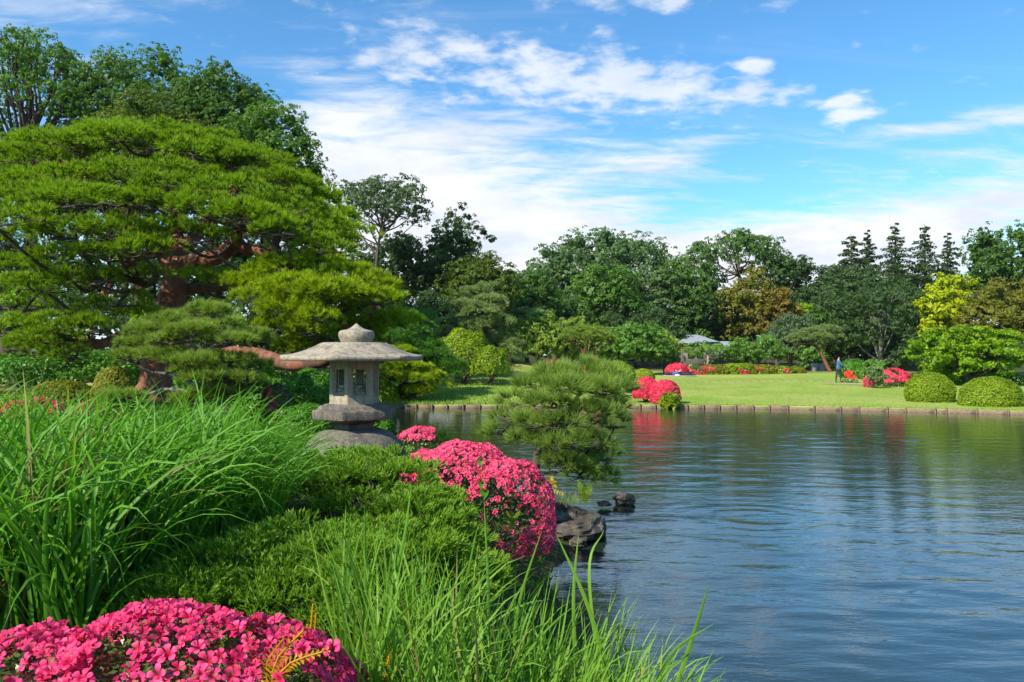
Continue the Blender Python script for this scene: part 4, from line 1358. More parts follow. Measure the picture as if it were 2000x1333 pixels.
def people():
    # standing, half turned, pushing a red pushchair
    J = [(0, 0, .92, (.14, .11)), (0, 0, 1.15, (.135, .10)), (0, 0, 1.38, (.17, .11)), (0, 0, 1.47, (.07, .07)), (.01, 0, 1.54, (.055, .055)), (.02, 0, 1.63, (.085, .095)), (.02, 0, 1.70, (.07, .08)),
         (-.10, -.02, .86, .095), (-.14, -.03, .48, .062), (-.20, -.02, .08, .042), (-.08, -.03, .03, .045),
         (.10, .02, .86, .095), (.15, .03, .48, .062), (.14, .02, .08, .042), (.27, .02, .03, .045),
         (0, -.19, 1.38, .058), (.10, -.24, 1.14, .046), (.34, -.16, 1.02, .034), (.41, -.15, 1.01, .03),
         (0, .19, 1.38, .058), (.10, .24, 1.14, .046), (.34, .16, 1.02, .034), (.41, .15, 1.01, .03)]
    E = [(0, 1), (1, 2), (2, 3), (3, 4), (4, 5), (5, 6), (0, 7), (7, 8), (8, 9), (9, 10), (0, 11), (11, 12), (12, 13), (13, 14), (2, 15), (15, 16), (16, 17), (17, 18), (2, 19), (19, 20), (20, 21), (21, 22)]

    def pick(c):
        if c[2] > 1.62 or (c[2] > 1.54 and c[0] < -.02):
            return 3
        if c[2] > 1.46 or (c[0] > .33 and c[2] > .9):
            return 2
        if c[2] > .90:
            return 0
        return 1
    q = P(1638, 749, 48)
    z = gz(q[0], 48)
    o = obj('person', skin_body('person_body', J, E, 0, ['cloth_blue', 'cloth_dark', 'skin', 'hair'], pick), None, (q[0], 48, z))
    o.scale = (.96, .96, .96)
    tag(o, 'person in a blue top and dark trousers standing behind a red pushchair', 'person')
    # pushchair
    r = thing('pushchair', 'red pushchair on the lawn in front of the person in blue', 'pushchair', (q[0] + .72, 48, z))
    g = Geo()
    prof = [(-.26, .28), (.30, .26), (.34, .42), (.10, .48), (.04, .70), (-.12, .78), (-.30, .66)]
    prism(g, [np.array([(x, yy, zz) for x, zz in prof]) for yy in (-.2, .2)])
    obj('seat', g.mesh('pushchair_seat', MATS['cloth_red']), r)
    g = Geo()
    for yy in (-.21, .21):
        tube(g, [(-.42, yy, .98), (-.2, yy, .62), (.28, yy, .14)], [.014] * 3, 6, 2)
        tube(g, [(.05, yy, .5), (-.28, yy, .14)], [.014] * 2, 6, 2)
    tube(g, [(-.42, -.21, .98), (-.42, .21, .98)], [.018, .018], 6, 2)
    obj('frame', g.mesh('pushchair_frame', MATS['cloth_dark']), r)
    wg = Geo()
    th = np.linspace(0, 2 * np.pi, 17)
    tube(wg, [(.09 * math.cos(t), 0, .09 * math.sin(t)) for t in th], [.022] * 17, 6, 1)
    tube(wg, [(0, -.03, 0), (0, .03, 0)], [.03, .03], 8, 1)
    wm = wg.mesh('pushchair_wheel', MATS['rubber'])
    for x in (-.28, .28):
        for yy in (-.24, .24):
            obj('wheel', wm, r, (x, yy, .11))
    # two people lying on a mat by the azalea
    D = 56.5
    for px, shirt, lab, flip in ((1311, 'cloth_bright_blue', 'person in a bright blue top lying on the lawn by the pink azalea', 1),
                                 (1338, 'cloth_dark', 'person in dark clothes lying on the lawn beside the pale mat', -1)):
        q = P(px, 729, D)
        z = gz(q[0], D)
        J = [(0, 0, .13, (.13, .12)), (.24, 0, .17, (.14, .11)), (.44, 0, .24, (.16, .10)), (.54, 0, .29, (.06, .06)), (.60, 0, .33, (.055, .055)), (.69, 0, .38, (.09, .085)), (.75, 0, .41, (.07, .07)),
             (-.06, -.10, .13, .09), (-.34, -.12, .30, .062), (-.58, -.13, .07, .042), (-.66, -.13, .11, .04),
             (-.06, .10, .13, .09), (-.40, .12, .12, .062), (-.78, .13, .07, .042), (-.80, .13, .14, .04),
             (.42, -.19, .24, .055), (.40, -.26, .12, .045), (.60, -.20, .05, .034),
             (.42, .19, .24, .055), (.40, .26, .12, .045), (.60, .20, .05, .034)]
        E2 = [(0, 1), (1, 2), (2, 3), (3, 4), (4, 5), (5, 6), (0, 7), (7, 8), (8, 9), (9, 10), (0, 11), (11, 12), (12, 13), (13, 14), (2, 15), (15, 16), (16, 17), (2, 18), (18, 19), (19, 20)]
        o = obj('person', skin_body('person_body', J, E2, 0, [shirt, 'cloth_dark', 'skin', 'hair'],
                                    lambda c: 3 if c[0] > .70 else 2 if c[0] > .52 else 0 if c[0] > .08 else 1), None, (q[0], D, z + .02))
        o.rotation_euler = (0, 0, 0 if flip > 0 else math.pi * .94)
        tag(o, lab, 'person')
    q = P(1327, 730, D)
    g = Geo()
    box(g, (0, 0, .012), (2.4, 1.4, .02), 0, .01)
    box(g, (-.2, -.4, .07), (.30, .22, .10), .3, .02)
    o = obj('picnic_mat', g.mesh('picnic_mat', MATS['cloth_white']), None, (q[0], D + .1, gz(q[0], D) + .01))
    tag(o, 'pale picnic mat on the lawn between the two lying people', 'mat')


people()


# ================================================================== THE RED PINE AND ITS NEIGHBOURS
def red_pine():
    g = np.random.default_rng(21)
    D0 = 20.0
    s = mpx(D0)
    base = np.array([P(300, 800, D0)[0], D0, gz(P(300, 800, D0)[0], D0) - .1])
    rows = []   # px, py, depth offset, rx px, rz px
    # upper dome, built as rings of pads on a broad ellipsoid
    for t, (cnt, drop) in enumerate(((20, 0), (16, 62), (13, 118))):
        for i in range(cnt):
            x = -20 + (700 - 20 * t) * (i + g.uniform(.1, .9)) / cnt
            yb = 266 + drop + (190 - 30 * t) * abs((x - 250) / 430.0) ** 2.2
            rows.append((x, yb + g.uniform(0, 20), g.uniform(-.6, 1.8) - 1.7 * t, g.uniform(50, 76), g.uniform(12, 17)))
    for i in range(12):
        x = 20 + 620 * (i + .5) / 12
        rows.append((x, 262 + 185 * abs((x - 250) / 430.0) ** 2.2 + g.uniform(0, 12), g.uniform(.8, 2.6), 70, 20))
    # individual boughs read from the photograph
    rows += [(40, 400, -2.0, 70, 22), (120, 385, -2.4, 60, 20), (330, 372, -3.0, 66, 20), (460, 372, -3, 70, 20), (560, 405, -2.6, 70, 22), (620, 440, -2, 60, 24),
             (600, 480, -1.2, 60, 20), (660, 480, -.6, 44, 24), (520, 428, -2.8, 60, 16), (480, 420, -3.2, 50, 14),
             (150, 455, -2.8, 80, 22), (240, 450, -3.2, 70, 20), (330, 452, -3.0, 60, 18), (390, 465, -3.2, 56, 16), (60, 470, -2, 70, 24),
             (280, 490, -3.4, 60, 16), (210, 500, -2.8, 60, 18), (120, 510, -2.4, 66, 20), (40, 530, -1.6, 60, 22), (90, 560, -2.2, 60, 20), (180, 545, -2.6, 56, 18),
             (370, 548, -2.6, 44, 11), (300, 540, -2.6, 30, 12), (425, 556, -2.4, 36, 12), (230, 590, -1.6, 50, 16), (280, 620, -1, 44, 16), (150, 600, -1.6, 50, 16),
             (110, 640, -2.4, 66, 16), (170, 640, -2.4, 56, 14), (60, 680, -2.2, 56, 16), (100, 665, -2.6, 50, 14), (130, 690, -2.2, 46, 14), (20, 640, -1, 50, 18)]
    pads = [(*P(x, y, D0 + dz), rx * mpx(D0 + dz), rx * mpx(D0 + dz) * .95, rz * mpx(D0 + dz)) for x, y, dz, rx, rz in rows]

    def q(px, py, dz=0.0):
        return P(px, py, D0 + dz)
    lim = [([base, q(305, 740), q(318, 650), q(336, 580), q(342, 545), q(334, 512)], [.50, .42, .36, .33, .29, .26]),
           ([q(336, 535), q(320, 500, -.1), q(308, 495, -.2), q(270, 505, -.5), q(230, 530, -.8), q(200, 555, -1)], [.24, .17, .13, .09, .07, .04]),
           ([q(332, 518), q(380, 514, -.4), q(430, 498, -.7), q(458, 474, -.9), q(464, 444, -1), q(500, 448, -1.2), q(545, 456, -1.4)], [.24, .23, .20, .18, .15, .11, .07]),
           ([q(455, 478, -.8), q(500, 490, -.9), q(530, 495, -1), q(540, 470, -1.1), q(556, 456, -1.2)], [.15, .13, .11, .09, .05]),
           ([q(530, 492, -1), q(560, 500, -1), q(600, 490, -.8), q(640, 470, -.6)], [.08, .06, .05, .03]),
           ([q(338, 570), q(400, 563, .3), q(450, 560, .2), q(500, 560, -1), q(560, 560, -2.2), q(640, 600, -3)], [.16, .13, .13, .12, .10, .05]),
           ([q(334, 512), q(300, 460, .4), q(235, 425, -.6), q(200, 405, -.9), q(182, 398, -1)], [.2, .18, .16, .13, .07]),
           ([q(334, 512), q(345, 460, .6), q(342, 425, .2), q(352, 410, .1), q(390, 400, 0)], [.2, .17, .13, .09, .05]),
           ([q(342, 425, .2), q(336, 405, .2), q(300, 395, .1)], [.1, .08, .05]),
           ([q(334, 512), q(420, 420, 1.2), q(480, 360, 1.2), q(540, 380, .8)], [.2, .16, .12, .05]),
           ([q(300, 470, .4), q(200, 360, 1), q(120, 320, .6), q(60, 360, .2)], [.16, .12, .1, .05]),
           ([q(345, 460, .6), q(330, 360, 1), q(300, 310, .8)], [.15, .11, .06]),
           # left low limb
           ([q(318, 650), q(280, 640, -.6), q(232, 658, -1.2), q(200, 672, -1.6), q(170, 668, -1.8), q(140, 664, -2)], [.17, .13, .12, .12, .10, .04]),
           ([q(150, 666, -1.9), q(140, 685, -2), q(122, 697, -2)], [.05, .03, .02]),
           ([q(152, 668, -1.9), q(150, 695, -2), q(135, 706, -2), q(124, 703, -2)], [.04, .03, .025, .015]),
           ([q(230, 530, -.8), q(205, 575, -1), q(170, 595, -1.3), q(140, 612, -1.5)], [.06, .045, .035, .02]),
           ([q(200, 572, -1), q(235, 570, -1.2), q(270, 565, -1.4), q(288, 555, -1.4)], [.045, .05, .055, .02]),
           # thick low limb passing behind the lantern
           ([q(312, 700), q(400, 694, -1.6), q(480, 690, -3.2), q(525, 700, -4.6), q(570, 712, -5.4), q(625, 706, -6), q(655, 696, -6.4), q(690, 690, -6.6)], [.2, .17, .15, .145, .13, .12, .10, .05])]
    pine('red_pine', 'huge spreading red pine with layered boughs filling the left of the garden', base, lim, pads, 24000, 11, .165, .022, 'pine_needle', 'red_bark', seed=4, twig_r=.017, spread=.9, kr=.25, knob=13, twigs_per=5)

    # sunlit bough right of the trunk: a nearer pine of its own
    D1 = 17.0
    base1 = np.array([P(640, 760, D1 + 1)[0], D1 + 1, gz(P(640, 760, D1 + 1)[0], D1 + 1) - .1])
    rows = [(505, 545, 0, 52, 22), (560, 525, .3, 62, 24), (620, 520, .5, 62, 22), (680, 540, .2, 56, 22), (725, 560, 0, 44, 20), (520, 580, -.5, 54, 20), (580, 565, -.8, 62, 22), (650, 572, -.8, 60, 20),
            (560, 605, -.8, 52, 18), (610, 620, -.9, 50, 20), (600, 645, -.7, 42, 16), (700, 590, -.3, 50, 20), (745, 588, -.2, 34, 16), (640, 600, -.5, 50, 18), (480, 560, .2, 36, 18),
            (690, 625, .6, 56, 18), (735, 640, .8, 50, 18), (640, 655, .9, 56, 16), (540, 640, .9, 50, 16), (770, 625, 1.0, 40, 18), (690, 660, 1.2, 60, 18), (590, 680, 1.4, 60, 16)]
    pads = [(*P(x, y, D1 + dz), rx * mpx(D1), rx * mpx(D1) * .9, rz * mpx(D1)) for x, y, dz, rx, rz in rows]
    q = lambda px, py, dz=0.0: P(px, py, D1 + dz)
    lim = [([base1, q(660, 720, .8), q(690, 670, .6), q(660, 620, .2), q(600, 580, 0)], [.15, .13, .11, .08, .04]), ([q(690, 670, .6), q(730, 610, .4), q(720, 580, .2)], [.09, .06, .03]),
           ([q(640, 605, .1), q(625, 600, -.6), q(600, 595, -.9)], [.06, .05, .02])]
    pine('sunlit_pine', 'sunlit yellow-green pine bough above the stone lantern', base1, lim, pads, 8500, 12, .155, .018, 'pine_needle_bright', 'red_bark', seed=5, twig_r=.014, spread=.9, kr=.2, knob=13, twigs_per=6)

    # slope of darker pine boughs right of the lantern roof
    D2 = 35.5
    base2 = np.array([P(790, 750, D2)[0], D2, gz(P(790, 750, D2)[0], D2) - .1])
    rows = [(760, 640, .5, 40, 20), (790, 628, .2, 36, 18), (800, 655, 0, 44, 18), (770, 668, -.4, 44, 18), (820, 680, 0, 44, 18), (840, 700, -.2, 44, 18), (800, 695, -.6, 40, 18), (865, 715, -.2, 40, 16),
            (880, 732, -.5, 26, 14), (850, 728, -.6, 34, 14), (740, 660, .8, 44, 20), (720, 690, .6, 50, 18), (770, 700, -.2, 40, 18), (815, 640, .6, 26, 16)]
    pads = [(*P(x, y, D2 + dz), rx * mpx(D2), rx * mpx(D2) * .9, rz * mpx(D2)) for x, y, dz, rx, rz in rows]
    q = lambda px, py, dz=0.0: P(px, py, D2 + dz)
    lim = [([base2, q(785, 720), q(790, 680), q(785, 640)], [.14, .12, .09, .04]), ([q(788, 715), q(830, 715), q(870, 728)], [.08, .06, .03])]
    pine('slope_pine', 'deep green pine sloping down to the lawn right of the lantern roof', base2, lim, pads, 6000, 10, .18, .028, 'pine_needle_deep', seed=6, twig_r=.016, spread=.95, kr=.28, twigs_per=5)

    # low bough over the bank, right of the lantern body
    D3 = 33.6
    base3 = np.array([P(802, 785, D3)[0], D3, gz(P(802, 785, D3)[0], D3) - .1])
    rows = [(770, 725, .2, 34, 14), (800, 718, 0, 40, 15), (835, 735, 0, 34, 16), (815, 742, -.4, 38, 14), (845, 755, -.2, 26, 14), (780, 738, -.5, 34, 11), (820, 765, -.2, 34, 10), (755, 735, .1, 22, 10),
            (780, 690, .6, 40, 14), (760, 700, .5, 30, 12)]
    rows = [(x, y, z, rx, rz * .6) for x, y, z, rx, rz in rows]
    pads = [(*P(x, y, D3 + dz), rx * mpx(D3), rx * mpx(D3) * .9, rz * mpx(D3)) for x, y, dz, rx, rz in rows]
    q = lambda px, py, dz=0.0: P(px, py, D3 + dz)
    lim = [([base3, q(802, 765), q(800, 748)], [.07, .065, .05]), ([q(740, 738, 0), q(765, 742), q(800, 750), q(825, 745)], [.05, .055, .06, .03]), ([q(740, 726, 0), q(760, 735), q(790, 738)], [.035, .03, .02])]
    pine('low_pine', 'low yellow-green pine bough on a dark stem at the water, right of the lantern', base3, lim, pads, 3600, 11, .2, .03, 'pine_needle_bright', seed=7, twig_r=.016, spread=1.0, kr=.16, twigs_per=5)

    # small clipped pine in front of the red trunk
    D4 = 12.0
    base4 = np.array([P(385, 800, D4)[0], D4, gz(P(385, 800, D4)[0], D4) - .05])
    rows = [(300, 650, 0, 50, 20), (350, 630, .2, 52, 22), (405, 612, .1, 48, 20), (440, 640, 0, 52, 20), (485, 660, 0, 40, 18), (380, 650, -.35, 50, 16), (330, 668, -.4, 46, 14), (450, 668, -.35, 46, 14),
            (400, 618, .5, 50, 18), (260, 672, .1, 32, 14), (505, 668, .2, 24, 12),
            (325, 694, -.2, 46, 13), (370, 708, -.4, 56, 14), (430, 704, -.3, 54, 14), (480, 716, -.1, 44, 14), (248, 698, 0, 34, 14), (392, 726, -.4, 40, 12), (410, 738, -.4, 54, 14), (465, 742, -.2, 46, 14),
            (235, 778, .3, 46, 16), (370, 782, .1, 46, 13), (430, 770, .1, 60, 14), (490, 760, .2, 40, 14)]
    rows = [(x, y, z, rx, rz * .62) for x, y, z, rx, rz in rows]
    pads = [(*P(x, y, D4 + dz), rx * mpx(D4), rx * mpx(D4) * .9, rz * mpx(D4)) for x, y, dz, rx, rz in rows]
    q = lambda px, py, dz=0.0: P(px, py, D4 + dz)
    lim = [([base4, q(390, 760), q(392, 720), q(400, 670), q(402, 630)], [.09, .08, .065, .05, .02]), ([q(390, 760), q(350, 735), q(300, 728)], [.05, .035, .02]), ([q(390, 755), q(430, 745), q(470, 748)], [.05, .035, .02]),
           ([q(394, 700), q(360, 670), q(330, 655)], [.05, .035, .02]), ([q(394, 700), q(420, 676), q(450, 660)], [.05, .035, .02]), ([q(392, 715), q(380, 680, -.3), q(370, 665, -.4)], [.04, .03, .02]),
           ([q(388, 770), q(330, 760, .2), q(290, 770, .3)], [.04, .03, .02])]
    pine('clipped_pine', 'small dense clipped pine standing in front of the red pine trunk', base4, lim, pads, 4000, 18, .125, .0095, 'pine_needle_olive', 'grey_bark', seed=8, twig_r=.011, spread=.95, kr=.085, knob=6, twigs_per=8, under=.2)

    # little pine leaning over the water
    D5 = 9.6
    base5 = np.array([P(1040, 940, D5)[0], D5 + .2, gz(P(1040, 940, D5)[0], D5 + .2) - .03])
    rows = [(1095, 735, 0, 54, 22), (1140, 725, .2, 52, 22), (1180, 740, 0, 44, 22), (1050, 755, .1, 48, 22), (1110, 760, -.3, 54, 18), (1170, 765, -.2, 52, 20), (1020, 785, .1, 40, 20), (1070, 790, -.3, 46, 18),
            (1000, 815, .1, 34, 18), (985, 845, .2, 30, 14), (1190, 800, 0, 40, 20), (1150, 812, -.3, 46, 18), (1215, 770, .2, 24, 16), (1195, 830, 0, 34, 16), (1100, 830, -.35, 50, 16), (1050, 830, -.2, 44, 16),
            (1040, 862, 0, 44, 14), (1100, 870, -.3, 48, 18), (1150, 870, -.2, 44, 18), (1180, 895, -.1, 30, 14), (1110, 905, -.2, 44, 14), (1150, 910, 0, 34, 14), (1090, 920, .1, 30, 10), (1130, 930, -.1, 40, 12), (1165, 935, 0, 30, 10), (1075, 900, 0, 36, 12)]
    rows = [(1090 + (x - 1090) * 1.06, y, z * 1.4, rx * .85, rz * .5) for x, y, z, rx, rz in rows]
    pads = [(*P(x, y, D5 + dz), rx * mpx(D5), rx * mpx(D5) * .9, rz * mpx(D5)) for x, y, dz, rx, rz in rows]
    q = lambda px, py, dz=0.0: P(px, py, D5 + dz)
    lim = [([base5, q(1048, 900), q(1060, 860), q(1090, 825), q(1120, 790), q(1140, 750)], [.055, .05, .045, .038, .03, .012]), ([q(1062, 858), q(1030, 830), q(1005, 820)], [.03, .02, .01]),
           ([q(1090, 828), q(1140, 832), q(1165, 855), q(1190, 862)], [.032, .026, .018, .008]), ([q(1080, 838), q(1110, 870), q(1150, 885)], [.025, .018, .01]), ([q(1105, 806), q(1060, 770), q(1040, 755)], [.02, .015, .008])]
    pine('waterside_pine', 'little bushy pine leaning over the pond behind the pink azalea', base5, lim, pads, 900, 32, .16, .0078, 'pine_needle_waterside', seed=9, twig_r=.006, spread=1.1, kr=.09, knob=3, twigs_per=8, under=.35, spine=.05)


red_pine()


# ================================================================== STONE LANTERN
def hex_ring(R_, z, rot, dz_corner=0.0, sub=6, sag=0.0):
    """hexagonal ring with sub points per side; corners may be lifted"""
    pts = []
    R_ = R_ * .88
    for k in range(6):
        a0, a1 = rot + k * math.pi / 3, rot + (k + 1) * math.pi / 3
        p0 = np.array([math.sin(a0), -math.cos(a0)]) * R_
        p1 = np.array([math.sin(a1), -math.cos(a1)]) * R_
        for j in range(sub):
            t = j / sub
            q = p0 * (1 - t) + p1 * t
            c = abs(2 * t - 1)
            q = q * (1 - sag * (1 - c * c))
            pts.append((q[0], q[1], z + dz_corner * c ** 5))
    return np.array(pts)


def lathe(geo, prof, n=40):
    th = np.linspace(0, 2 * np.pi, n, endpoint=False)
    v = np.array([[(r * math.cos(t), r * math.sin(t), z) for t in th] for r, z in prof]).reshape(-1, 3)
    f = [(i * n + j, i * n + (j + 1) % n, (i + 1) * n + (j + 1) % n, (i + 1) * n + j) for i in range(len(prof) - 1) for j in range(n)]
    geo.add(v, np.array(f))


def soften(o, w=.008, seg=2):
    b = o.modifiers.new('bevel', 'BEVEL')
    b.width, b.segments, b.limit_method, b.angle_limit = w, seg, 'ANGLE', R(28)
    return o


def lantern():
    D = 8.0
    s = mpx(D)
    c = P(692, 905, D)
    base = np.array([c[0], D, c[2]])
    root = thing('stone_lantern', 'old hexagonal stone garden lantern with wide roof and onion finial by the pond', 'lantern', tuple(base))

    def Z(py):
        return P(692, py, D)[2] - base[2]
    rot = R(-4)
    # base dome on four curved legs with arched openings
    prof = [(38, 836), (52, 838), (70, 846), (85, 858), (94, 872), (98, 888), (99, 904), (97, 925)]
    n = 96
    g = Geo()
    th = np.linspace(0, 2 * np.pi, n, endpoint=False)
    pr = catmull(np.array([(r * s, Z(y)) for r, y in prof]), 5)
    rows_o, rows_i = [], []
    H = pr[0][1] - pr[-1][1]
    for t in range(len(pr)):
        ro, ri = [], []
        for a in th:
            # arches at 45 degrees to the legs
            ph = (math.degrees(a) - 48 + 45) % 90 - 45
            lim = pr[-1][1] + .62 * H * max(0, 1 - (abs(ph) / 27.0) ** 2.2) ** .5 if abs(ph) < 27 else pr[-1][1]
            z = max(pr[t][1], lim)
            r = np.interp(-z, -pr[:, 1], pr[:, 0])
            ro.append((r * math.sin(a), -r * math.cos(a), z))
            r2 = max(.02, r - .085)
            ri.append((r2 * math.sin(a), -r2 * math.cos(a), max(z, lim) if z < pr[0][1] - .06 else pr[0][1] - .06))
        rows_o.append(ro)
        rows_i.append(ri)
    v = np.array(rows_o + rows_i[::-1]).reshape(-1, 3)
    m = len(rows_o) * 2
    f = [(i * n + j, i * n + (j + 1) % n, (i + 1) * n + (j + 1) % n, (i + 1) * n + j) for i in range(m - 1) for j in range(n)]
    g.add(v, np.array(f))
    top = np.array(rows_o[0])
    g.add(np.vstack([top, [[0, 0, pr[0][1]]]]), np.array([(j, (j + 1) % n, n) for j in range(n)]))
    obj('base', g.mesh('lantern_base', MATS['granite_weathered'], smooth=True), root)
    # neck
    g = Geo()
    prism(g, [hex_ring(k * s / .866, Z(y), rot, sub=1) for k, y in ((40, 838), (37, 833), (37, 824))])
    soften(obj('neck', g.mesh('lantern_neck', MATS['granite_weathered']), root))
    # platform
    g = Geo()
    prism(g, [hex_ring(k * s / .866, Z(y), rot, sub=1) for k, y in ((42, 826.5), (62, 818), (80, 817), (81, 800), (72, 797), (70, 796), (68, 791), (60, 790.5), (58, 788))])
    soften(obj('platform', g.mesh('lantern_platform', MATS['granite_weathered']), root))
    # fire box: six walls, each with a stepped, open window
    R_ = 48 * s / .866 * .88
    zb, zt = Z(788.3), Z(706)
    fw = R_               # side of the hexagon
    th_w = .055
    ap = R_ * math.cos(math.pi / 6)

    def wall_panel():
        g = Geo()
        # x along the side, y depth (0 outer, + inwards), z up; window hole steps in twice
        hw, h0, h1 = fw * .33, zb + (zt - zb) * .17, zb + (zt - zb) * .86
        hw2, h02, h12 = fw * .255, zb + (zt - zb) * .21, zb + (zt - zb) * .81
        d1 = .016

        def ring(w, a, b, y):
            return np.array([(-w, y, a), (w, y, a), (w, y, b), (-w, y, b)])
        inset = th_w * math.tan(math.pi / 6)
        A = ring(fw / 2, zb, zt, 0)
        B = ring(hw, h0, h1, 0)
        C_ = ring(hw, h0, h1, d1)
        Dd = ring(hw2, h02, h12, d1)
        E = ring(hw2, h02, h12, th_w)
        F = ring(fw / 2 - inset, zb, zt, th_w)
        v = np.concatenate([A, B, C_, Dd, E, F])
        f = []
        for i in range(5):
            for j in range(4):
                f.append((i * 4 + j, i * 4 + (j + 1) % 4, i * 4 + 4 + (j + 1) % 4, i * 4 + 4 + j))
        g.add(v, np.array(f))
        # three stone steps fill the lower part of the opening
        sg = Geo()
        for k in range(3):
            zz0 = h02 + k * (h12 - h02) * .13
            box(sg, (0, d1 + .010 + k * .011 + .012, zz0 + (h12 - h02) * .065), (hw2 * 2 - .002, .024, (h12 - h02) * .128))
        return g.mesh('lantern_wall', MATS['granite']), sg.mesh('lantern_sill', MATS['granite'])
    wall_me, sill_me = wall_panel()
    for k in range(6):
        a = rot + (k + .5) * math.pi / 3
        o = obj('wall_panel', wall_me, root, (math.sin(a) * ap, -math.cos(a) * ap, 0))
        o.rotation_euler = (0, 0, a)
        obj('window_sill', sill_me, o)
    # roof: concave hexagonal cap with lifted corners and a thick eave
    def rr(k, y, lift, sag=0.0):
        return hex_ring(k * s / .866, Z(y), rot, lift, 6, sag)
    rings = [rr(50, 706.5, 0), rr(128, 705.2, .002, .006), rr(138, 705.0, .006, .012), rr(140, 697.6, .014, .012), rr(136, 695.8, .014, .012)]
    for t in np.linspace(0, 1, 8)[1:]:
        k = 135 + (66 - 135) * t
        y = 695.8 - 24.5 * (t ** 1.5)
        rings.append(rr(k, y, .014 * (1 - t) ** 2, .012 * (1 - t)))
    rings.append(rr(60, 669.5, 0))
    g = Geo()
    prism(g, rings)
    obj('roof', g.mesh('lantern_roof', MATS['granite']), root)
    # finial
    g = Geo()
    prof = [(2, 672), (26, 671.5), (31, 667), (34.5, 659), (34.6, 652), (32.5, 647.5), (27, 645.5), (20, 644.2), (13, 641.5), (7, 637), (3.2, 634), (1.0, 632.4), (.2, 632.0)]
    lathe(g, catmull(np.array([(r * s, Z(y)) for r, y in prof]), 3), 40)
    obj('finial', g.mesh('lantern_finial', MATS['granite'], smooth=True), root, (.018, 0, 0))


lantern()


# ================================================================== NEAR BANK
def rock(name, label, px, py, D, size, seed, cat='rock', sub=4, mat='rock'):
    import bmesh
    bm = bmesh.new()
    bmesh.ops.create_icosphere(bm, subdivisions=sub, radius=1.0)
    off = Vector((seed * 3.7, seed * 1.9, seed * 5.3))
    for v in bm.verts:
        p = v.co.copy()
        cell = mnoise.voronoi(p * 1.1 + off)[0]
        k = 1 + .30 * mnoise.fractal(p * 1.2 + off, 1.0, 2.0, 5) - .28 * cell[0] + .12 * mnoise.noise(p * 4 + off) + .035 * mnoise.noise(p * 11 + off)
        v.co = Vector((p.x * k * size[0], p.y * k * size[1], p.z * k * size[2]))
    me = bpy.data.meshes.new(name)
    bm.to_mesh(me)
    bm.free()
    me.materials.append(MATS[mat])
    q = P(px, py, D)
    o = obj(name, me, None, tuple(q))
    o.rotation_euler = (0, 0, seed)
    tag(o, label, cat)
    return o


rock('boulder', 'large dark boulder at the water edge right of the pink azalea', 1132, 1030, 9.3, (.46, .36, .165), 1)
rock('boulder', 'rounded boulder with grassy top behind the large dark boulder', 1095, 1008, 9.6, (.36, .30, .17), 2)
rock('stepping_rock', 'small flat-topped rock standing alone in the pond', 1218, 976, DW(985), (.185, .15, .115), 3)
rock('stepping_rock', 'low black rock between the boulder and the rock standing alone', 1180, 984, DW(992), (.12, .10, .05), 4)
rock('shore_stone', 'flat wet stone at the foot of the large dark boulder', 1122, 1056, DW(1062), (.22, .14, .07), 5)
rock('shore_stone', 'flat stone under the hanging pink azalea flowers', 1010, 1082, DW(1092), (.20, .15, .08), 6)
rock('shore_stone', 'flat stone at the water just left of the wet one', 1075, 1068, DW(1075), (.16, .12, .06), 7)
rock('shore_stone', 'pointed little stone right of the large dark boulder', 1172, 1030, DW(1040), (.10, .09, .07), 8)


def flower_mesh(name, mat, seed, r=1.0, simple=False):
    """open five-petalled azalea flower facing +z, unit radius"""
    g = np.random.default_rng(seed)
    geo = Geo()
    for k in range(5):
        a = k * 2 * math.pi / 5 + g.uniform(-.08, .08)
        ln = g.uniform(.88, 1.1)
        tilt = g.uniform(.35, .95)
        sec = [(.06, .05, 0.0), (.36, .17, .34), (.70, .36, .34 + tilt * .32), (.93, .30, .34 + tilt * .36), (1.06, .06, .34 + tilt * .26)]
        if simple:
            u, w = np.array([math.cos(a), math.sin(a), 0]), np.array([-math.sin(a), math.cos(a), 0])
            v = [np.zeros(3), u * .75 * ln - w * .36 + UP * (.40 + tilt * .3), u * 1.04 * ln + UP * (.34 + tilt * .25), u * .75 * ln + w * .36 + UP * (.40 + tilt * .3)]
            geo.add(np.array(v) * r, np.array([(0, 1, 2, 3)]), g.uniform(0, .25), [0, .8, 1, .8])
            continue
        v = []
        u = np.array([math.cos(a), math.sin(a), 0])
        w = np.array([-math.sin(a), math.cos(a), 0])
        for rad, hw, z in sec:
            for sgn in (-1, 0, 1):
                v.append(u * rad * ln + w * hw * sgn + UP * (z + (.07 * abs(sgn) if rad < .9 else g.uniform(-.05, .08) * abs(sgn))))
        f = [(i * 3 + j, i * 3 + j + 1, i * 3 + 4 + j, i * 3 + 3 + j) for i in range(4) for j in range(2)]
        geo.add(np.array(v) * r, np.array(f), g.uniform(0, .25), np.repeat([0, .25, .6, .9, 1.0], 3))
    # stamens
    for k in range(0 if simple else 4):
        d = norm(np.array([[g.normal() * .22, g.normal() * .22, 1.0]]))[0]
        p = perp(d[None], g)[0] * .018
        geo.add(np.array([-p, p, d * .75]) * r, np.array([(0, 1, 2)]), .9, 1.0)
    return geo


def place_matrix(o, p, nrm, spin, scale):
    z = Vector(nrm)
    q = z.to_track_quat('Z', 'Y')
    o.rotation_mode = 'QUATERNION'
    from mathutils import Quaternion
    o.rotation_quaternion = q @ Quaternion((0, 0, 1), spin)
    o.location = p
    o.scale = (scale, scale, scale)


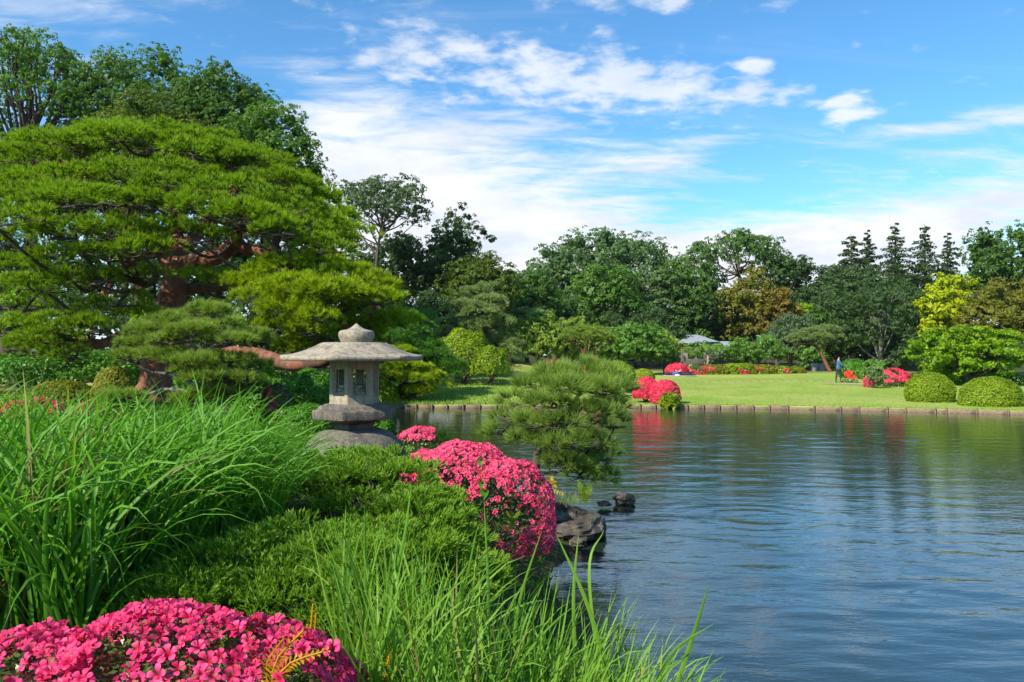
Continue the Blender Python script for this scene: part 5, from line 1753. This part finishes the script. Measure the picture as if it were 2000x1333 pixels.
def azalea(name, label, surf, n_flowers, fr, n_leaves, leaf, mat, seed, n_parts, base, fmask=None, stems=8):
    """surf(n, g) -> points and outward normals of the bush surface"""
    g = np.random.default_rng(400 + seed)
    base = np.asarray(base, float)
    root = thing(name, label, 'azalea', tuple(base))
    p, d = surf(n_leaves, g, .80, 1.0)
    geo = Geo()
    leaf_cards(geo, p, norm(d + g.normal(size=d.shape) * .7 + UP * .2), leaf, .42, g.uniform(0, 1, len(p)), g)
    obj('foliage', geo.mesh(name + '_foliage', MATS['azalea_leaf'], base), root, kind='stuff')
    # flowers kept apart from each other by dart throwing
    p, d = surf(n_flowers * 3, g, 1.0, 1.05)
    if fmask is not None:
        k = fmask(p, d, g)
        p, d = p[k], d[k]
    p, d = p[:n_flowers], d[:n_flowers]
    nrm = norm(d + g.normal(size=d.shape) * .48 + np.array([-.05, -.25, .12]))
    dist = np.linalg.norm(p - np.array([0, 0, EYE]), axis=1)
    # the ones that show largest are parts of their own: in front, facing the camera, inside the frame
    facing = (nrm * norm(np.array([0, 0, EYE]) - p)).sum(1)
    px = p[:, 0] / p[:, 1] * FPX + 1000
    py = HORIZON + (EYE - p[:, 2]) / p[:, 1] * FPX
    vis = (px > -20) & (px < 2020) & (py < 1350) & (p[:, 1] > 0)
    score = np.where(vis, 1, 0) * (2 + (facing > -.1)) / dist
    order = np.argsort(-score)
    var = [flower_mesh('flower', mat, 30 + i) for i in range(5)]
    vme = [v.mesh('azalea_flower', MATS[mat], smooth=True) for v in var]
    for i in order[:n_parts]:
        o = obj('flower', vme[i % 5], root)
        place_matrix(o, p[i] - base, nrm[i], g.uniform(0, 6.28), fr * g.uniform(.75, 1.15))
    rest = order[n_parts:]
    if len(rest):
        geo = Geo()
        var = [flower_mesh('flower', mat, 30 + i, 1.0, True) for i in range(5)]
        for vi in range(5):
            idx = rest[rest % 5 == vi]
            if not len(idx):
                continue
            vv = np.concatenate(var[vi].v)
            rn, tp = np.concatenate(var[vi].a), np.concatenate(var[vi].b)
            z = nrm[idx]
            x = perp(z, g)
            y = np.cross(z, x)
            sc = (fr * g.uniform(.75, 1.15, len(idx)))[:, None, None]
            w = p[idx][:, None, :] + sc * (vv[None, :, 0:1] * x[:, None] + vv[None, :, 1:2] * y[:, None] + vv[None, :, 2:3] * z[:, None])
            off = (np.arange(len(idx)) * len(vv))[:, None, None]
            tot = w.reshape(-1, 3)
            rnn = (rn[None] + g.uniform(0, .75, (len(idx), 1))).ravel()
            if var[vi].q:
                geo.add(tot, (np.concatenate(var[vi].q)[None] + off).reshape(-1, 4), rnn, np.tile(tp, len(idx)))
        obj('blossom', geo.mesh(name + '_blossom', MATS[mat], base, True), root, kind='stuff')
    # buds
    sg = Geo()
    c = surf(400, g, .0, .9)[0]
    for k in range(stems):
        e = c[k * 7 % len(c)]
        tube(sg, [base + np.array([g.normal() * .05, g.normal() * .05, 0]), (base + e) / 2 + g.normal(size=3) * .05, e], [.016, .011, .004], 5, 4, 0, g)
    obj('stem', sg.mesh(name + '_stem', MATS['dark_bark'], base, True), root)
    return root


def ellipsoid_surf(blobs, low=-.5):
    pf = np.asarray(blobs, float)

    def f(n, g, a, b):
        area = pf[:, 3] * pf[:, 4]
        k = g.choice(len(pf), n, p=area / area.sum())
        d = rand_dirs(n, g)
        d[:, 2] = np.where(d[:, 2] < low, -d[:, 2], d[:, 2])
        rad = g.uniform(a, b, n) * lumpy(d, 3.0, .035)
        p = pf[k, :3] + d * pf[k, 3:6] * rad[:, None]
        keep = np.ones(n, bool)
        for j in range(len(pf)):
            q = (p - pf[j, :3]) / pf[j, 3:6]
            keep &= ~(((q * q).sum(1) < .92 * min(a, 1) ** 2) & (k != j))
        return p[keep], norm(d[keep] / pf[k[keep], 3:6])
    return f


def near_azaleas():
    # big one in the lower left corner
    D = 2.45
    c = P(300, 1420, D)
    bl = [(*P(330, 1440, 2.45), .60, .46, .36), (*P(70, 1470, 2.35), .50, .42, .32), (*P(570, 1455, 2.40), .19, .34, .31), (*P(-60, 1560, 2.3), .4, .4, .34)]
    base = np.array([c[0], D, gz(c[0], D)])

    def gaps(p, d, g):
        return (np.sin(p[:, 0] * 11 + 1.3) * np.sin(p[:, 1] * 13 + .4) + .5 * np.sin(p[:, 0] * 23 + p[:, 1] * 17)) > -.78
    azalea('azalea_bush', 'bright magenta azalea in full bloom in the lower left corner', ellipsoid_surf(bl, -.1), 1750, .026, 6500, .028, 'petal_magenta', 1, 300, base, gaps)
    # the mound at the water in the middle
    D = 7.3
    c = P(925, 985, D)
    bl = [(*P(905, 965, 7.4), .53, .55, .475), (*P(985, 1000, 7.2), .47, .46, .47), (*P(835, 925, 7.5), .24, .34, .21), (*P(1035, 1030, 7.15), .235, .30, .27)]
    base = np.array([c[0], D, gz(c[0], D)])

    def bare(p, d, g):
        px = p[:, 0] / p[:, 1] * FPX + 1000
        py = HORIZON + (EYE - p[:, 2]) / p[:, 1] * FPX
        hole = np.exp(-((px - 970) / 75) ** 2 - ((py - 1010) / 52) ** 2) + .25 * np.sin(px * .09) * np.sin(py * .11)
        return (hole < .42) | (g.uniform(0, 1, len(p)) < .10)
    azalea('azalea_bush', 'rounded pink azalea mound hanging over the pond in front of the waterside pine', ellipsoid_surf(bl, -.75), 4300, .0225, 9000, .032, 'petal_pink', 2, 300, base, bare, 14)
    # small one behind it
    D = 10.6
    bl = [(*P(825, 878, D), .38, .3, .29), (*P(870, 892, D), .2, .2, .2)]
    base = np.array([P(828, 880, D)[0], D, gz(P(828, 880, D)[0], D)])
    azalea('azalea_bush', 'small dark green azalea topped with pink flowers right of the lantern base', ellipsoid_surf(bl, -.3), 260, .028, 3500, .038, 'petal_pink', 3, 130, base,
           lambda p, d, g: (d[:, 2] > .55) & (p[:, 0] < P(850, 880, D)[0]), 5)


near_azaleas()


# --- junipers
def juniper(name, label, mounds, n, per, base, seed, L=.05, width=.007):
    g = np.random.default_rng(700 + seed)
    base = np.asarray(base, float)
    root = thing(name, label, 'juniper', tuple(base))
    geo = Geo()
    pf = []
    for (x, y, D, rx, ry, rz) in mounds:
        c = P(x, y, D)
        k = int(12 + 52 * rx)
        # tiers of small flat sprays over the mound
        d = rand_dirs(k * 3, g)
        d[:, 2] = np.abs(d[:, 2])
        q = c + d * np.array([rx, ry, rz]) * g.uniform(.80, 1.16, (len(d), 1))
        for i in range(len(q)):
            rr = g.uniform(.03, .085)
            pf.append((*q[i], rr * 1.2, rr * 1.2, rr * .42, *d[i]))
    pf = np.array(pf)
    area = pf[:, 3] ** 2
    k = g.choice(len(pf), n, p=area / area.sum())
    d = rand_dirs(n, g)
    d[:, 2] = np.where(d[:, 2] < -.15, -d[:, 2], d[:, 2])
    p = pf[k, :3] + d * pf[k, 3:6] * g.uniform(.5, 1.08, (n, 1))
    ax = norm(pf[k, 6:9] * .7 + d * np.array([.9, .9, .2]) + UP * .45 + g.normal(size=d.shape) * .3)
    pr = g.uniform(0, 1, len(pf))
    rnd = np.clip(pr[k] * .5 + g.uniform(0, .5, n), 0, 1)
    needles(geo, p, ax, per, L * .62, width, .62, rnd, g, spine=L * .9)
    obj('foliage', geo.mesh(name + '_foliage', MATS['juniper'], base), root, kind='stuff')
    bg = Geo()
    for i in g.choice(len(pf), min(len(pf), 90), replace=False):
        e = pf[i, :3]
        st = base + (e - base) * np.array([.35, .35, 0]) + np.array([0, 0, .02])
        tube(bg, [st, (st + e) / 2 + g.normal(size=3) * .04, e], [.016, .010, .003], 5, 4, 0, g)
    obj('branch', bg.mesh(name + '_branch', MATS['dark_bark'], base, True), root, kind='stuff')


b1 = P(780, 1150, 5.6)
juniper('juniper_shrub', 'spreading layered juniper between the lantern and the pink azalea mound',
        [(735, 1000, 6.0, .48, .5, .40), (800, 1065, 5.6, .42, .5, .36), (865, 1105, 5.4, .32, .4, .28), (690, 935, 6.6, .34, .4, .20), (650, 965, 6.3, .30, .4, .26), (750, 1125, 5.0, .5, .4, .30), (860, 1030, 5.8, .20, .3, .20), (915, 1145, 5.2, .20, .3, .18)],
        13500, 9, (b1[0], 5.6, gz(b1[0], 5.6)), 1, .062, .011)
b2 = P(520, 1200, 4.1)
juniper('juniper_shrub', 'low fluffy juniper behind the magenta azalea, below the tall grass',
        [(560, 1120, 4.3, .34, .4, .24), (470, 1150, 4.1, .34, .4, .22), (640, 1140, 4.2, .30, .4, .26), (700, 1160, 4.0, .22, .4, .22), (380, 1190, 3.8, .30, .4, .20), (560, 1190, 3.8, .5, .4, .16), (300, 1220, 3.6, .22, .3, .14)],
        11000, 9, (b2[0], 4.1, gz(b2[0], 4.1)), 2, .052, .0085)


# --- grasses
def blade_variants(n, seed, lean, curl, seg=9, fold=.22):
    """arching blades of unit length rooted at the origin, bending towards +x"""
    g = np.random.default_rng(seed)
    out = []
    for i in range(n):
        th0 = g.uniform(*lean)
        cu = g.uniform(*curl)
        s = np.linspace(0, 1, seg + 1)
        th = th0 + cu * s ** g.uniform(1.6, 3.2)
        dx, dz = np.sin(th), np.cos(th)
        x = np.concatenate([[0], np.cumsum((dx[1:] + dx[:-1]) / 2 / seg)])
        z = np.concatenate([[0], np.cumsum((dz[1:] + dz[:-1]) / 2 / seg)])
        y = g.normal() * .05 * s ** 2
        w = (np.minimum(1, .55 + s * 2.5)) * (1 - s ** 2.6) ** .8 + .02
        tw = g.uniform(-.5, .5) + g.uniform(-1.3, 1.3) * s
        rows = []
        for k in range(seg + 1):
            t = np.array([dx[k], 0, dz[k]])
            side = np.array([0, 1, 0]) * math.cos(tw[k]) + np.array([dz[k], 0, -dx[k]]) * math.sin(tw[k])
            nr = np.cross(t, side)
            c = np.array([x[k], y[k], z[k]])
            rows.append((c, side * w[k], nr * w[k] * fold))
        out.append((rows, s))
    return out


def blade_geo(geo, rows, s, width, rnd):
    v = []
    for c, sd, nr in rows:
        v += [c - sd * width * .5 + nr * width, c, c + sd * width * .5 + nr * width]
    m = len(rows)
    f = [(i * 3 + j, i * 3 + j + 1, i * 3 + 4 + j, i * 3 + 3 + j) for i in range(m - 1) for j in range(2)]
    geo.add(np.array(v), np.array(f), rnd, np.repeat(s, 3))


def grass_clump(name, label, roots, length, width, lean, curl, mat, seed, n_parts, nvar=26, az=None, order_key=None, cat='grass', dry=0.0):
    """roots (n,3); the nearest n_parts blades are parts of their own, the rest one part"""
    g = np.random.default_rng(800 + seed)
    c = roots.mean(0)
    base = np.array([c[0], c[1], gz(c[0], c[1])])
    root = thing(name, label, cat, tuple(base))
    vs = blade_variants(nvar, 60 + seed, lean, curl)
    geos, meshes = [], []
    for rows, s in vs:
        ge = Geo()
        blade_geo(ge, rows, s, width, g.uniform(0, 1))
        geos.append(ge)
        meshes.append(ge.mesh(name + '_blade', MATS[mat], smooth=True))
    n = len(roots)
    order = np.argsort(roots[:, 1] + g.normal(size=n) * .25) if order_key is None else order_key(roots)
    L = g.uniform(length[0], length[1], n)
    A = g.uniform(0, 2 * np.pi, n) if az is None else az(roots, g)
    K = g.integers(0, nvar, n)
    for i in order[:n_parts]:
        o = obj('blade', meshes[K[i]], root, tuple(roots[i] - base))
        o.rotation_euler = (g.normal() * .06, g.normal() * .06, A[i])
        o.scale = (L[i], L[i] * 1.0, L[i])
    rest = order[n_parts:]
    nd = int(len(rest) * dry)
    for part, pmat, rest in (('blades', mat, rest[nd:]), ('dry_blades', 'dry_blade', rest[:nd])):
        if not len(rest):
            continue
        ge = Geo()
        for k in range(nvar):
            idx = rest[K[rest] == k]
            if not len(idx):
                continue
            v = np.concatenate(geos[k].v)
            ca, sa = np.cos(A[idx])[:, None], np.sin(A[idx])[:, None]
            l = L[idx][:, None]
            X = (v[None, :, 0] * ca - v[None, :, 1] * sa) * l + roots[idx, 0:1]
            Y = (v[None, :, 0] * sa + v[None, :, 1] * ca) * l + roots[idx, 1:2]
            Zz = v[None, :, 2] * l + roots[idx, 2:3]
            off = (np.arange(len(idx)) * len(v))[:, None, None]
            ge.add(np.stack([X, Y, Zz], -1).reshape(-1, 3), (np.concatenate(geos[k].q)[None] + off).reshape(-1, 4),
                   np.repeat(g.uniform(0, 1, len(idx)), len(v)), np.tile(np.concatenate(geos[k].b), len(idx)))
        obj(part, ge.mesh(name + '_' + part, MATS[pmat], base, True), root, kind='stuff')
    return root


def on_ground(x, y, dz=-.02):
    return np.column_stack([x, y, ground_z(x, y) + dz])


def near_grass():
    g = np.random.default_rng(91)
    # tall wide-bladed grass at the left
    n = 2500
    y = 3.15 + 2.45 * g.uniform(0, 1, n) ** .8
    px = -120 + g.uniform(0, 1, n) * (310 + np.clip(y - 3.5, 0, 1.1) * 240 + np.clip(y - 4.6, 0, 1) * 70)
    grass_clump('silver_grass', 'tall arching wide-bladed grass filling the left side in front of the pines', on_ground((px - 1000) / FPX * y, y), (.80, 1.30), .0180, (.02, .25), (.6, 2.6), 'grass_blade', 1, 300, dry=.04)
    # finer grass towards the lantern
    n = 1700
    y = g.uniform(4.9, 6.6, n)
    px = g.uniform(350, 560, n) - (6.6 - y) * 14
    grass_clump('fountain_grass', 'fine-bladed light green grass between the wide-bladed grass and the lantern', on_ground((px - 1000) / FPX * y, y), (.72, 1.08), .0105, (.02, .28), (.6, 2.4), 'grass_blade', 2, 260, dry=.03)
    # upright blades in the foreground
    n = 1400
    y = g.uniform(2.5, 3.5, n)
    f = g.beta(1.7, 1.5, n)
    px = 640 + f * 680 + (3.2 - y) * 40
    rts = on_ground((px - 1000) / FPX * y, y)
    rts[:, 2] = np.maximum(rts[:, 2], .15)

    def az(r, g):
        pxx = r[:, 0] / r[:, 1] * FPX + 1000
        a = g.uniform(0, 2 * np.pi, len(r))
        return np.where((pxx > 1080) & (g.uniform(0, 1, len(r)) < .7), g.normal(size=len(r)) * .7, a)
    grass_clump('reed_grass', 'upright bright green blades in the foreground at the edge of the pond', rts, (.36, .90), .0170, (.03, .45), (.05, 1.3), 'reed_blade', 3, 300, az=az, nvar=30, dry=.05)


near_grass()


def single_blades():
    """a few long blades that stand out singly against the water and the juniper"""
    g = np.random.default_rng(17)
    rows = [  # root px,py ; mid ; tip ; depth ; width
        ((1300, 1400), (1345, 1270), (1388, 1132), 3.0, .020), ((1210, 1400), (1150, 1190), (1085, 1040), 3.1, .019), ((735, 1400), (716, 1150), (712, 985), 3.1, .020),
        ((950, 1400), (955, 1180), (945, 965), 3.1, .019), ((640, 1400), (770, 1120), (805, 945), 3.2, .018), ((840, 1400), (900, 1180), (935, 1020), 3.1, .017),
        ((1130, 1400), (1120, 1180), (1130, 1040), 3.2, .017), ((1180, 1400), (1150, 1120), (1180, 1035), 3.3, .016), ((1000, 1400), (1010, 1200), (1060, 1030), 3.2, .016),
        ((1260, 1400), (1310, 1280), (1400, 1215), 3.0, .015), ((700, 1400), (640, 1190), (600, 1010), 3.2, .016)]
    root = thing('tall_blades', 'few long single grass blades rising above the foreground grass', 'grass', (float(P(1000, 1400, 3.1)[0]), 3.1, gz(0, 3.1)))
    base = np.array(root.location)
    for a, b, c, D, w in rows:
        pts = catmull(np.array([P(*a, D), P(*b, D + g.uniform(-.05, .05)), P(*c, D + g.uniform(-.15, .15))]), 7)
        s = np.linspace(0, 1, len(pts))
        t = norm(np.gradient(pts, axis=0))
        side = norm(np.cross(t, np.array([g.normal() * .3, -1, 0])))
        nr = np.cross(t, side)
        wd = (1 - s ** 2.2) ** .8 + .02
        geo = Geo()
        rr = [(pts[i] - base, side[i] * wd[i], nr[i] * wd[i] * .22) for i in range(len(pts))]
        blade_geo(geo, rr, s, w, g.uniform(.3, .9))
        obj('blade', geo.mesh('tall_blade', MATS['reed_blade'], smooth=True), root)


single_blades()


def fern(name, label, px, py, D, tips, mat, leaf, seed, cat='fern'):
    """fronds with paired leaflets; tips are pixel positions of the frond ends"""
    g = np.random.default_rng(300 + seed)
    b = P(px, py, D)
    root = thing(name, label, cat, tuple(b))
    for (mx, my, tx, ty) in tips:
        pts = catmull(np.array([b, P(mx, my, D + g.uniform(-.05, .05)), P(tx, ty, D + g.uniform(-.1, .1))]), 8) - b
        geo = Geo()
        tube(geo, pts[::3] if len(pts[::3]) > 2 else pts, [.003] * len(pts[::3]), 4, 1)
        t = norm(np.gradient(pts, axis=0))
        s = np.linspace(0, 1, len(pts))
        for i in range(2, len(pts)):
            side = norm(np.cross(t[i], np.array([.2, -1, .2])))
            ln = leaf * (1 - .8 * s[i]) * min(1, s[i] * 4)
            for sg in (-1, 1):
                d = norm(side * sg + t[i] * .55 + g.normal(size=3) * .08)
                w = t[i] * leaf * .20
                v = np.array([pts[i] - w * .5, pts[i] + d * ln * .5 - w * .35, pts[i] + d * ln, pts[i] + d * ln * .5 + w * .65])
                geo.add(v, np.array([(0, 1, 2, 3)]), g.uniform(0, 1), [0, .5, 1, .5])
        obj('frond', geo.mesh(name + '_frond', MATS[mat]), root)


def small_plants():
    fern('golden_fern', 'golden orange fern fronds growing through the magenta azalea', 530, 1360, 2.25, [(540, 1290, 600, 1225), (560, 1300, 640, 1270), (520, 1300, 560, 1240)], 'fern_orange', .045, 1)
    fern('golden_fern', 'upright orange fern frond tip behind the magenta azalea', 600, 1300, 2.6, [(606, 1240, 612, 1172), (612, 1260, 618, 1190)], 'fern_orange', .022, 2)
    fern('golden_fern', 'orange fern frond low in the foreground grass', 750, 1360, 2.9, [(752, 1320, 762, 1275), (760, 1330, 775, 1300)], 'fern_orange', .03, 3)
    fern('golden_fern', 'yellow fern fronds arching beside the boulder behind the pink azalea', 1068, 985, 9.2, [(1065, 950, 1050, 938), (1075, 945, 1090, 950), (1072, 940, 1080, 935), (1060, 955, 1098, 965)], 'fern_yellow', .10, 4)
    fern('leafy_sprig', 'upright green leafy sprig on the boulder at the water edge', 1142, 985, 9.2, [(1142, 955, 1145, 920), (1150, 960, 1158, 935), (1136, 960, 1130, 940), (1143, 965, 1138, 950)], 'clipped_leaf', .085, 5, 'plant')
    fern('leafy_sprig', 'sprig of yellow-green leaves poking out of the left of the pink azalea', 818, 915, 6.85, [(815, 900, 812, 885), (820, 900, 826, 888)], 'clipped_leaf', .05, 6, 'plant')
    fern('green_fern', 'drooping fern fronds behind the small dark green azalea', 870, 880, 9.0, [(875, 850, 900, 850), (865, 845, 880, 838), (880, 860, 905, 862), (862, 850, 850, 842)], 'clipped_leaf', .09, 7)
    fern('green_fern', 'small fern in the bare hollow of the pink azalea mound', 1000, 1030, 6.65, [(1000, 1010, 990, 1000), (1005, 1012, 1015, 1000), (995, 1015, 985, 1018)], 'clipped_leaf', .05, 8)
    # vine with heart leaves
    b = P(948, 1010, 6.5)
    root = thing('vine', 'thin vine with a heart-shaped leaf climbing over the pink azalea', 'vine', tuple(b))
    geo = Geo()
    tube(geo, [(0, 0, 0), P(946, 980, 6.5) - b, P(943, 950, 6.5) - b, P(940, 905, 6.55) - b], [.004, .003, .003, .002], 5, 4)
    obj('stem', geo.mesh('vine_stem', MATS['clipped_leaf']), root)
    for px, py, r in ((946, 962, .055), (940, 945, .04), (938, 900, .038)):
        geo = Geo()
        c = P(px, py, 6.44) - b
        out = [(0, -1.1), (.55, -.35), (.75, .25), (.4, .6), (0, .35), (-.4, .6), (-.75, .25), (-.55, -.35)]
        v = [c] + [c + np.array([x * r, -.02 + abs(x) * r * .3, z * r]) for x, z in out]
        geo.add(np.array(v), np.array([(0, i, i % 8 + 1) for i in range(1, 9)]), .6, .5)
        obj('leaf', geo.mesh('vine_leaf', MATS['clipped_green']), root)
    # grass on the boulder
    g = np.random.default_rng(5)
    n = 160
    c = P(1110, 985, 9.35)
    r = np.column_stack([c[0] + g.normal(size=n) * .13, 9.3 + g.normal(size=n) * .10, np.full(n, c[2] + .02)])
    grass_clump('rock_grass', 'tuft of short grass on top of the boulders', r, (.06, .16), .03, (.0, .6), (.2, 1.4), 'lawn_blade', 5, 0, nvar=10)


small_plants()


def left_bank():
    B = bush
    B('clipped_bush', 'bright green clipped mound behind the lantern on its left', 608, 722, 812, 62, 13.5, 'clipped_green', n=9000, leaf=.055, seed=50, lump=.06)
    B('clipped_bush', 'bright green low hedge at the left foot of the lantern', 600, 790, 860, 70, 10.5, 'clipped_green', n=9000, leaf=.045, seed=51, lump=.06)
    B('clipped_bush', 'low green mound below the red limb of the pine', 520, 735, 815, 60, 15.5, 'clipped_green', n=6000, leaf=.07, seed=52, lump=.06)
    B('azalea_bush', 'dark azalea with a streak of coral red flowers left of the lantern', 540, 752, 815, 30, 12.4, 'azalea_leaf', n=3500, leaf=.06, seed=53, flowers='pink_far', nf=700, fleaf=.05, cat='azalea',
      fmask=lambda p, d, c, r, g: (d[:, 1] < 0) & (np.abs((p[:, 0] - c[0]) / r[0] - .15 + .8 * (p[:, 2] - c[2]) / r[2]) < .30))
    B('clipped_bush', 'olive green clipped bush left of the red pine trunk', 222, 718, 815, 42, 15.0, 'clipped_olive', n=7000, leaf=.06, seed=54, lump=.03)
    B('clipped_bush', 'low moss-coloured clipped mound left of the olive bush', 120, 745, 810, 70, 16.0, 'clipped_olive', n=7000, leaf=.065, seed=55, lump=.04)
    B('azalea_bush', 'pink azalea peeping over the tall grass at the left edge', 62, 781, 850, 75, 8.4, 'azalea_leaf', n=5000, leaf=.045, seed=56, flowers='pink_far', nf=2200, fleaf=.05, cat='azalea', fmask=lambda p, d, c, r, g: d[:, 2] > .35)
    B('azalea_bush', 'low azalea with a few pink flowers just above the tall grass', 170, 788, 850, 36, 8.2, 'azalea_leaf', n=3000, leaf=.045, seed=57, flowers='pink_far', nf=420, fleaf=.05, cat='azalea', fmask=lambda p, d, c, r, g: d[:, 2] > .4)
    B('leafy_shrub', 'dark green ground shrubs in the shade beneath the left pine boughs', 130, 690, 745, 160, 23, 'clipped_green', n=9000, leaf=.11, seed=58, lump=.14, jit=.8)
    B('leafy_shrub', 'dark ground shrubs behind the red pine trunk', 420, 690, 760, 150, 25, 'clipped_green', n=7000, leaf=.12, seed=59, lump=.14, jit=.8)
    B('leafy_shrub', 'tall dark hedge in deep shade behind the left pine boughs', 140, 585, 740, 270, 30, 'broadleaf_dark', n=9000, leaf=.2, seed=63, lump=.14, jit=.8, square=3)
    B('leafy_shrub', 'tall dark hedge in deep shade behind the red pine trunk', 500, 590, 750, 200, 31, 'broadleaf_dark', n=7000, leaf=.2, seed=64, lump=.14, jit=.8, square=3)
    B('leafy_shrub', 'green shrub at the bank behind the lantern body', 752, 745, 792, 26, 33.4, 'clipped_leaf', n=2500, leaf=.12, seed=60, lump=.1, jit=.7)
    B('leafy_shrub', 'reddish yellow shrub under the low pine bough', 790, 752, 788, 22, 34.6, 'clipped_olive', n=1800, leaf=.13, seed=61, lump=.14, jit=.8)
    B('leafy_shrub', 'green undergrowth at the right foot of the lantern', 735, 815, 880, 40, 10.8, 'clipped_green', n=5000, leaf=.05, seed=62, lump=.1)


left_bank()

def bank_cover():
    """low grass and moss between the plants of the near bank"""
    g = np.random.default_rng(66)
    n = 70000
    x = g.uniform(-13, 1.6, n)
    y = 1.6 + 27 * g.uniform(0, 1, n) ** 1.6
    d = sd_poly(x, y, NEAR)
    keep = (d > .12) & (np.abs(x) < y * .8 + 1.0) & (g.uniform(0, 1, n) < .55 + .4 * np.sin(x * 1.7) * np.sin(y * 1.3))
    x, y = x[keep], y[keep]
    n = len(x)
    L = g.uniform(.04, .12, n) * (1 + y * .03)
    dr = norm(np.column_stack([g.normal(0, .5, n), g.normal(0, .5, n), np.ones(n)]))
    w = perp(dr, g) * (.006 + .0012 * y)[:, None]
    p = np.column_stack([x, y, ground_z(x, y) - .01])
    geo = Geo()
    geo.add(np.stack([p - w, p + w, p + dr * L[:, None]], 1).reshape(-1, 3), np.arange(n * 3).reshape(-1, 3), np.repeat(g.uniform(0, 1, n), 3), np.tile([0, 0, 1], n))
    o = obj('bank_grass', geo.mesh('bank_grass', MATS['clipped_green']), kind='stuff')
    tag(o, 'low grass and moss between the plants of the near bank', 'grass')


bank_cover()


def haze():
    """thin summer air round the whole garden"""
    m = bpy.data.materials.new('haze')
    m.use_nodes = True
    g = NT(m.node_tree)
    out = g.n('ShaderNodeOutputMaterial')
    v = g.n('ShaderNodeVolumePrincipled')
    v.inputs['Color'].default_value = (0.86, 0.92, 1.0, 1)
    v.inputs['Density'].default_value = HAZE_DENSITY
    v.inputs['Anisotropy'].default_value = 0.2
    g.link(v.outputs[0], out.inputs['Volume'])
    ge = Geo()
    box(ge, (0, 440, 14.0), (1800, 1300, 34.0))
    o = obj('haze', ge.mesh('haze', m), kind='stuff')
    tag(o, 'thin pale haze over the whole garden', 'haze')


HAZE_DENSITY = 0.0001
haze()
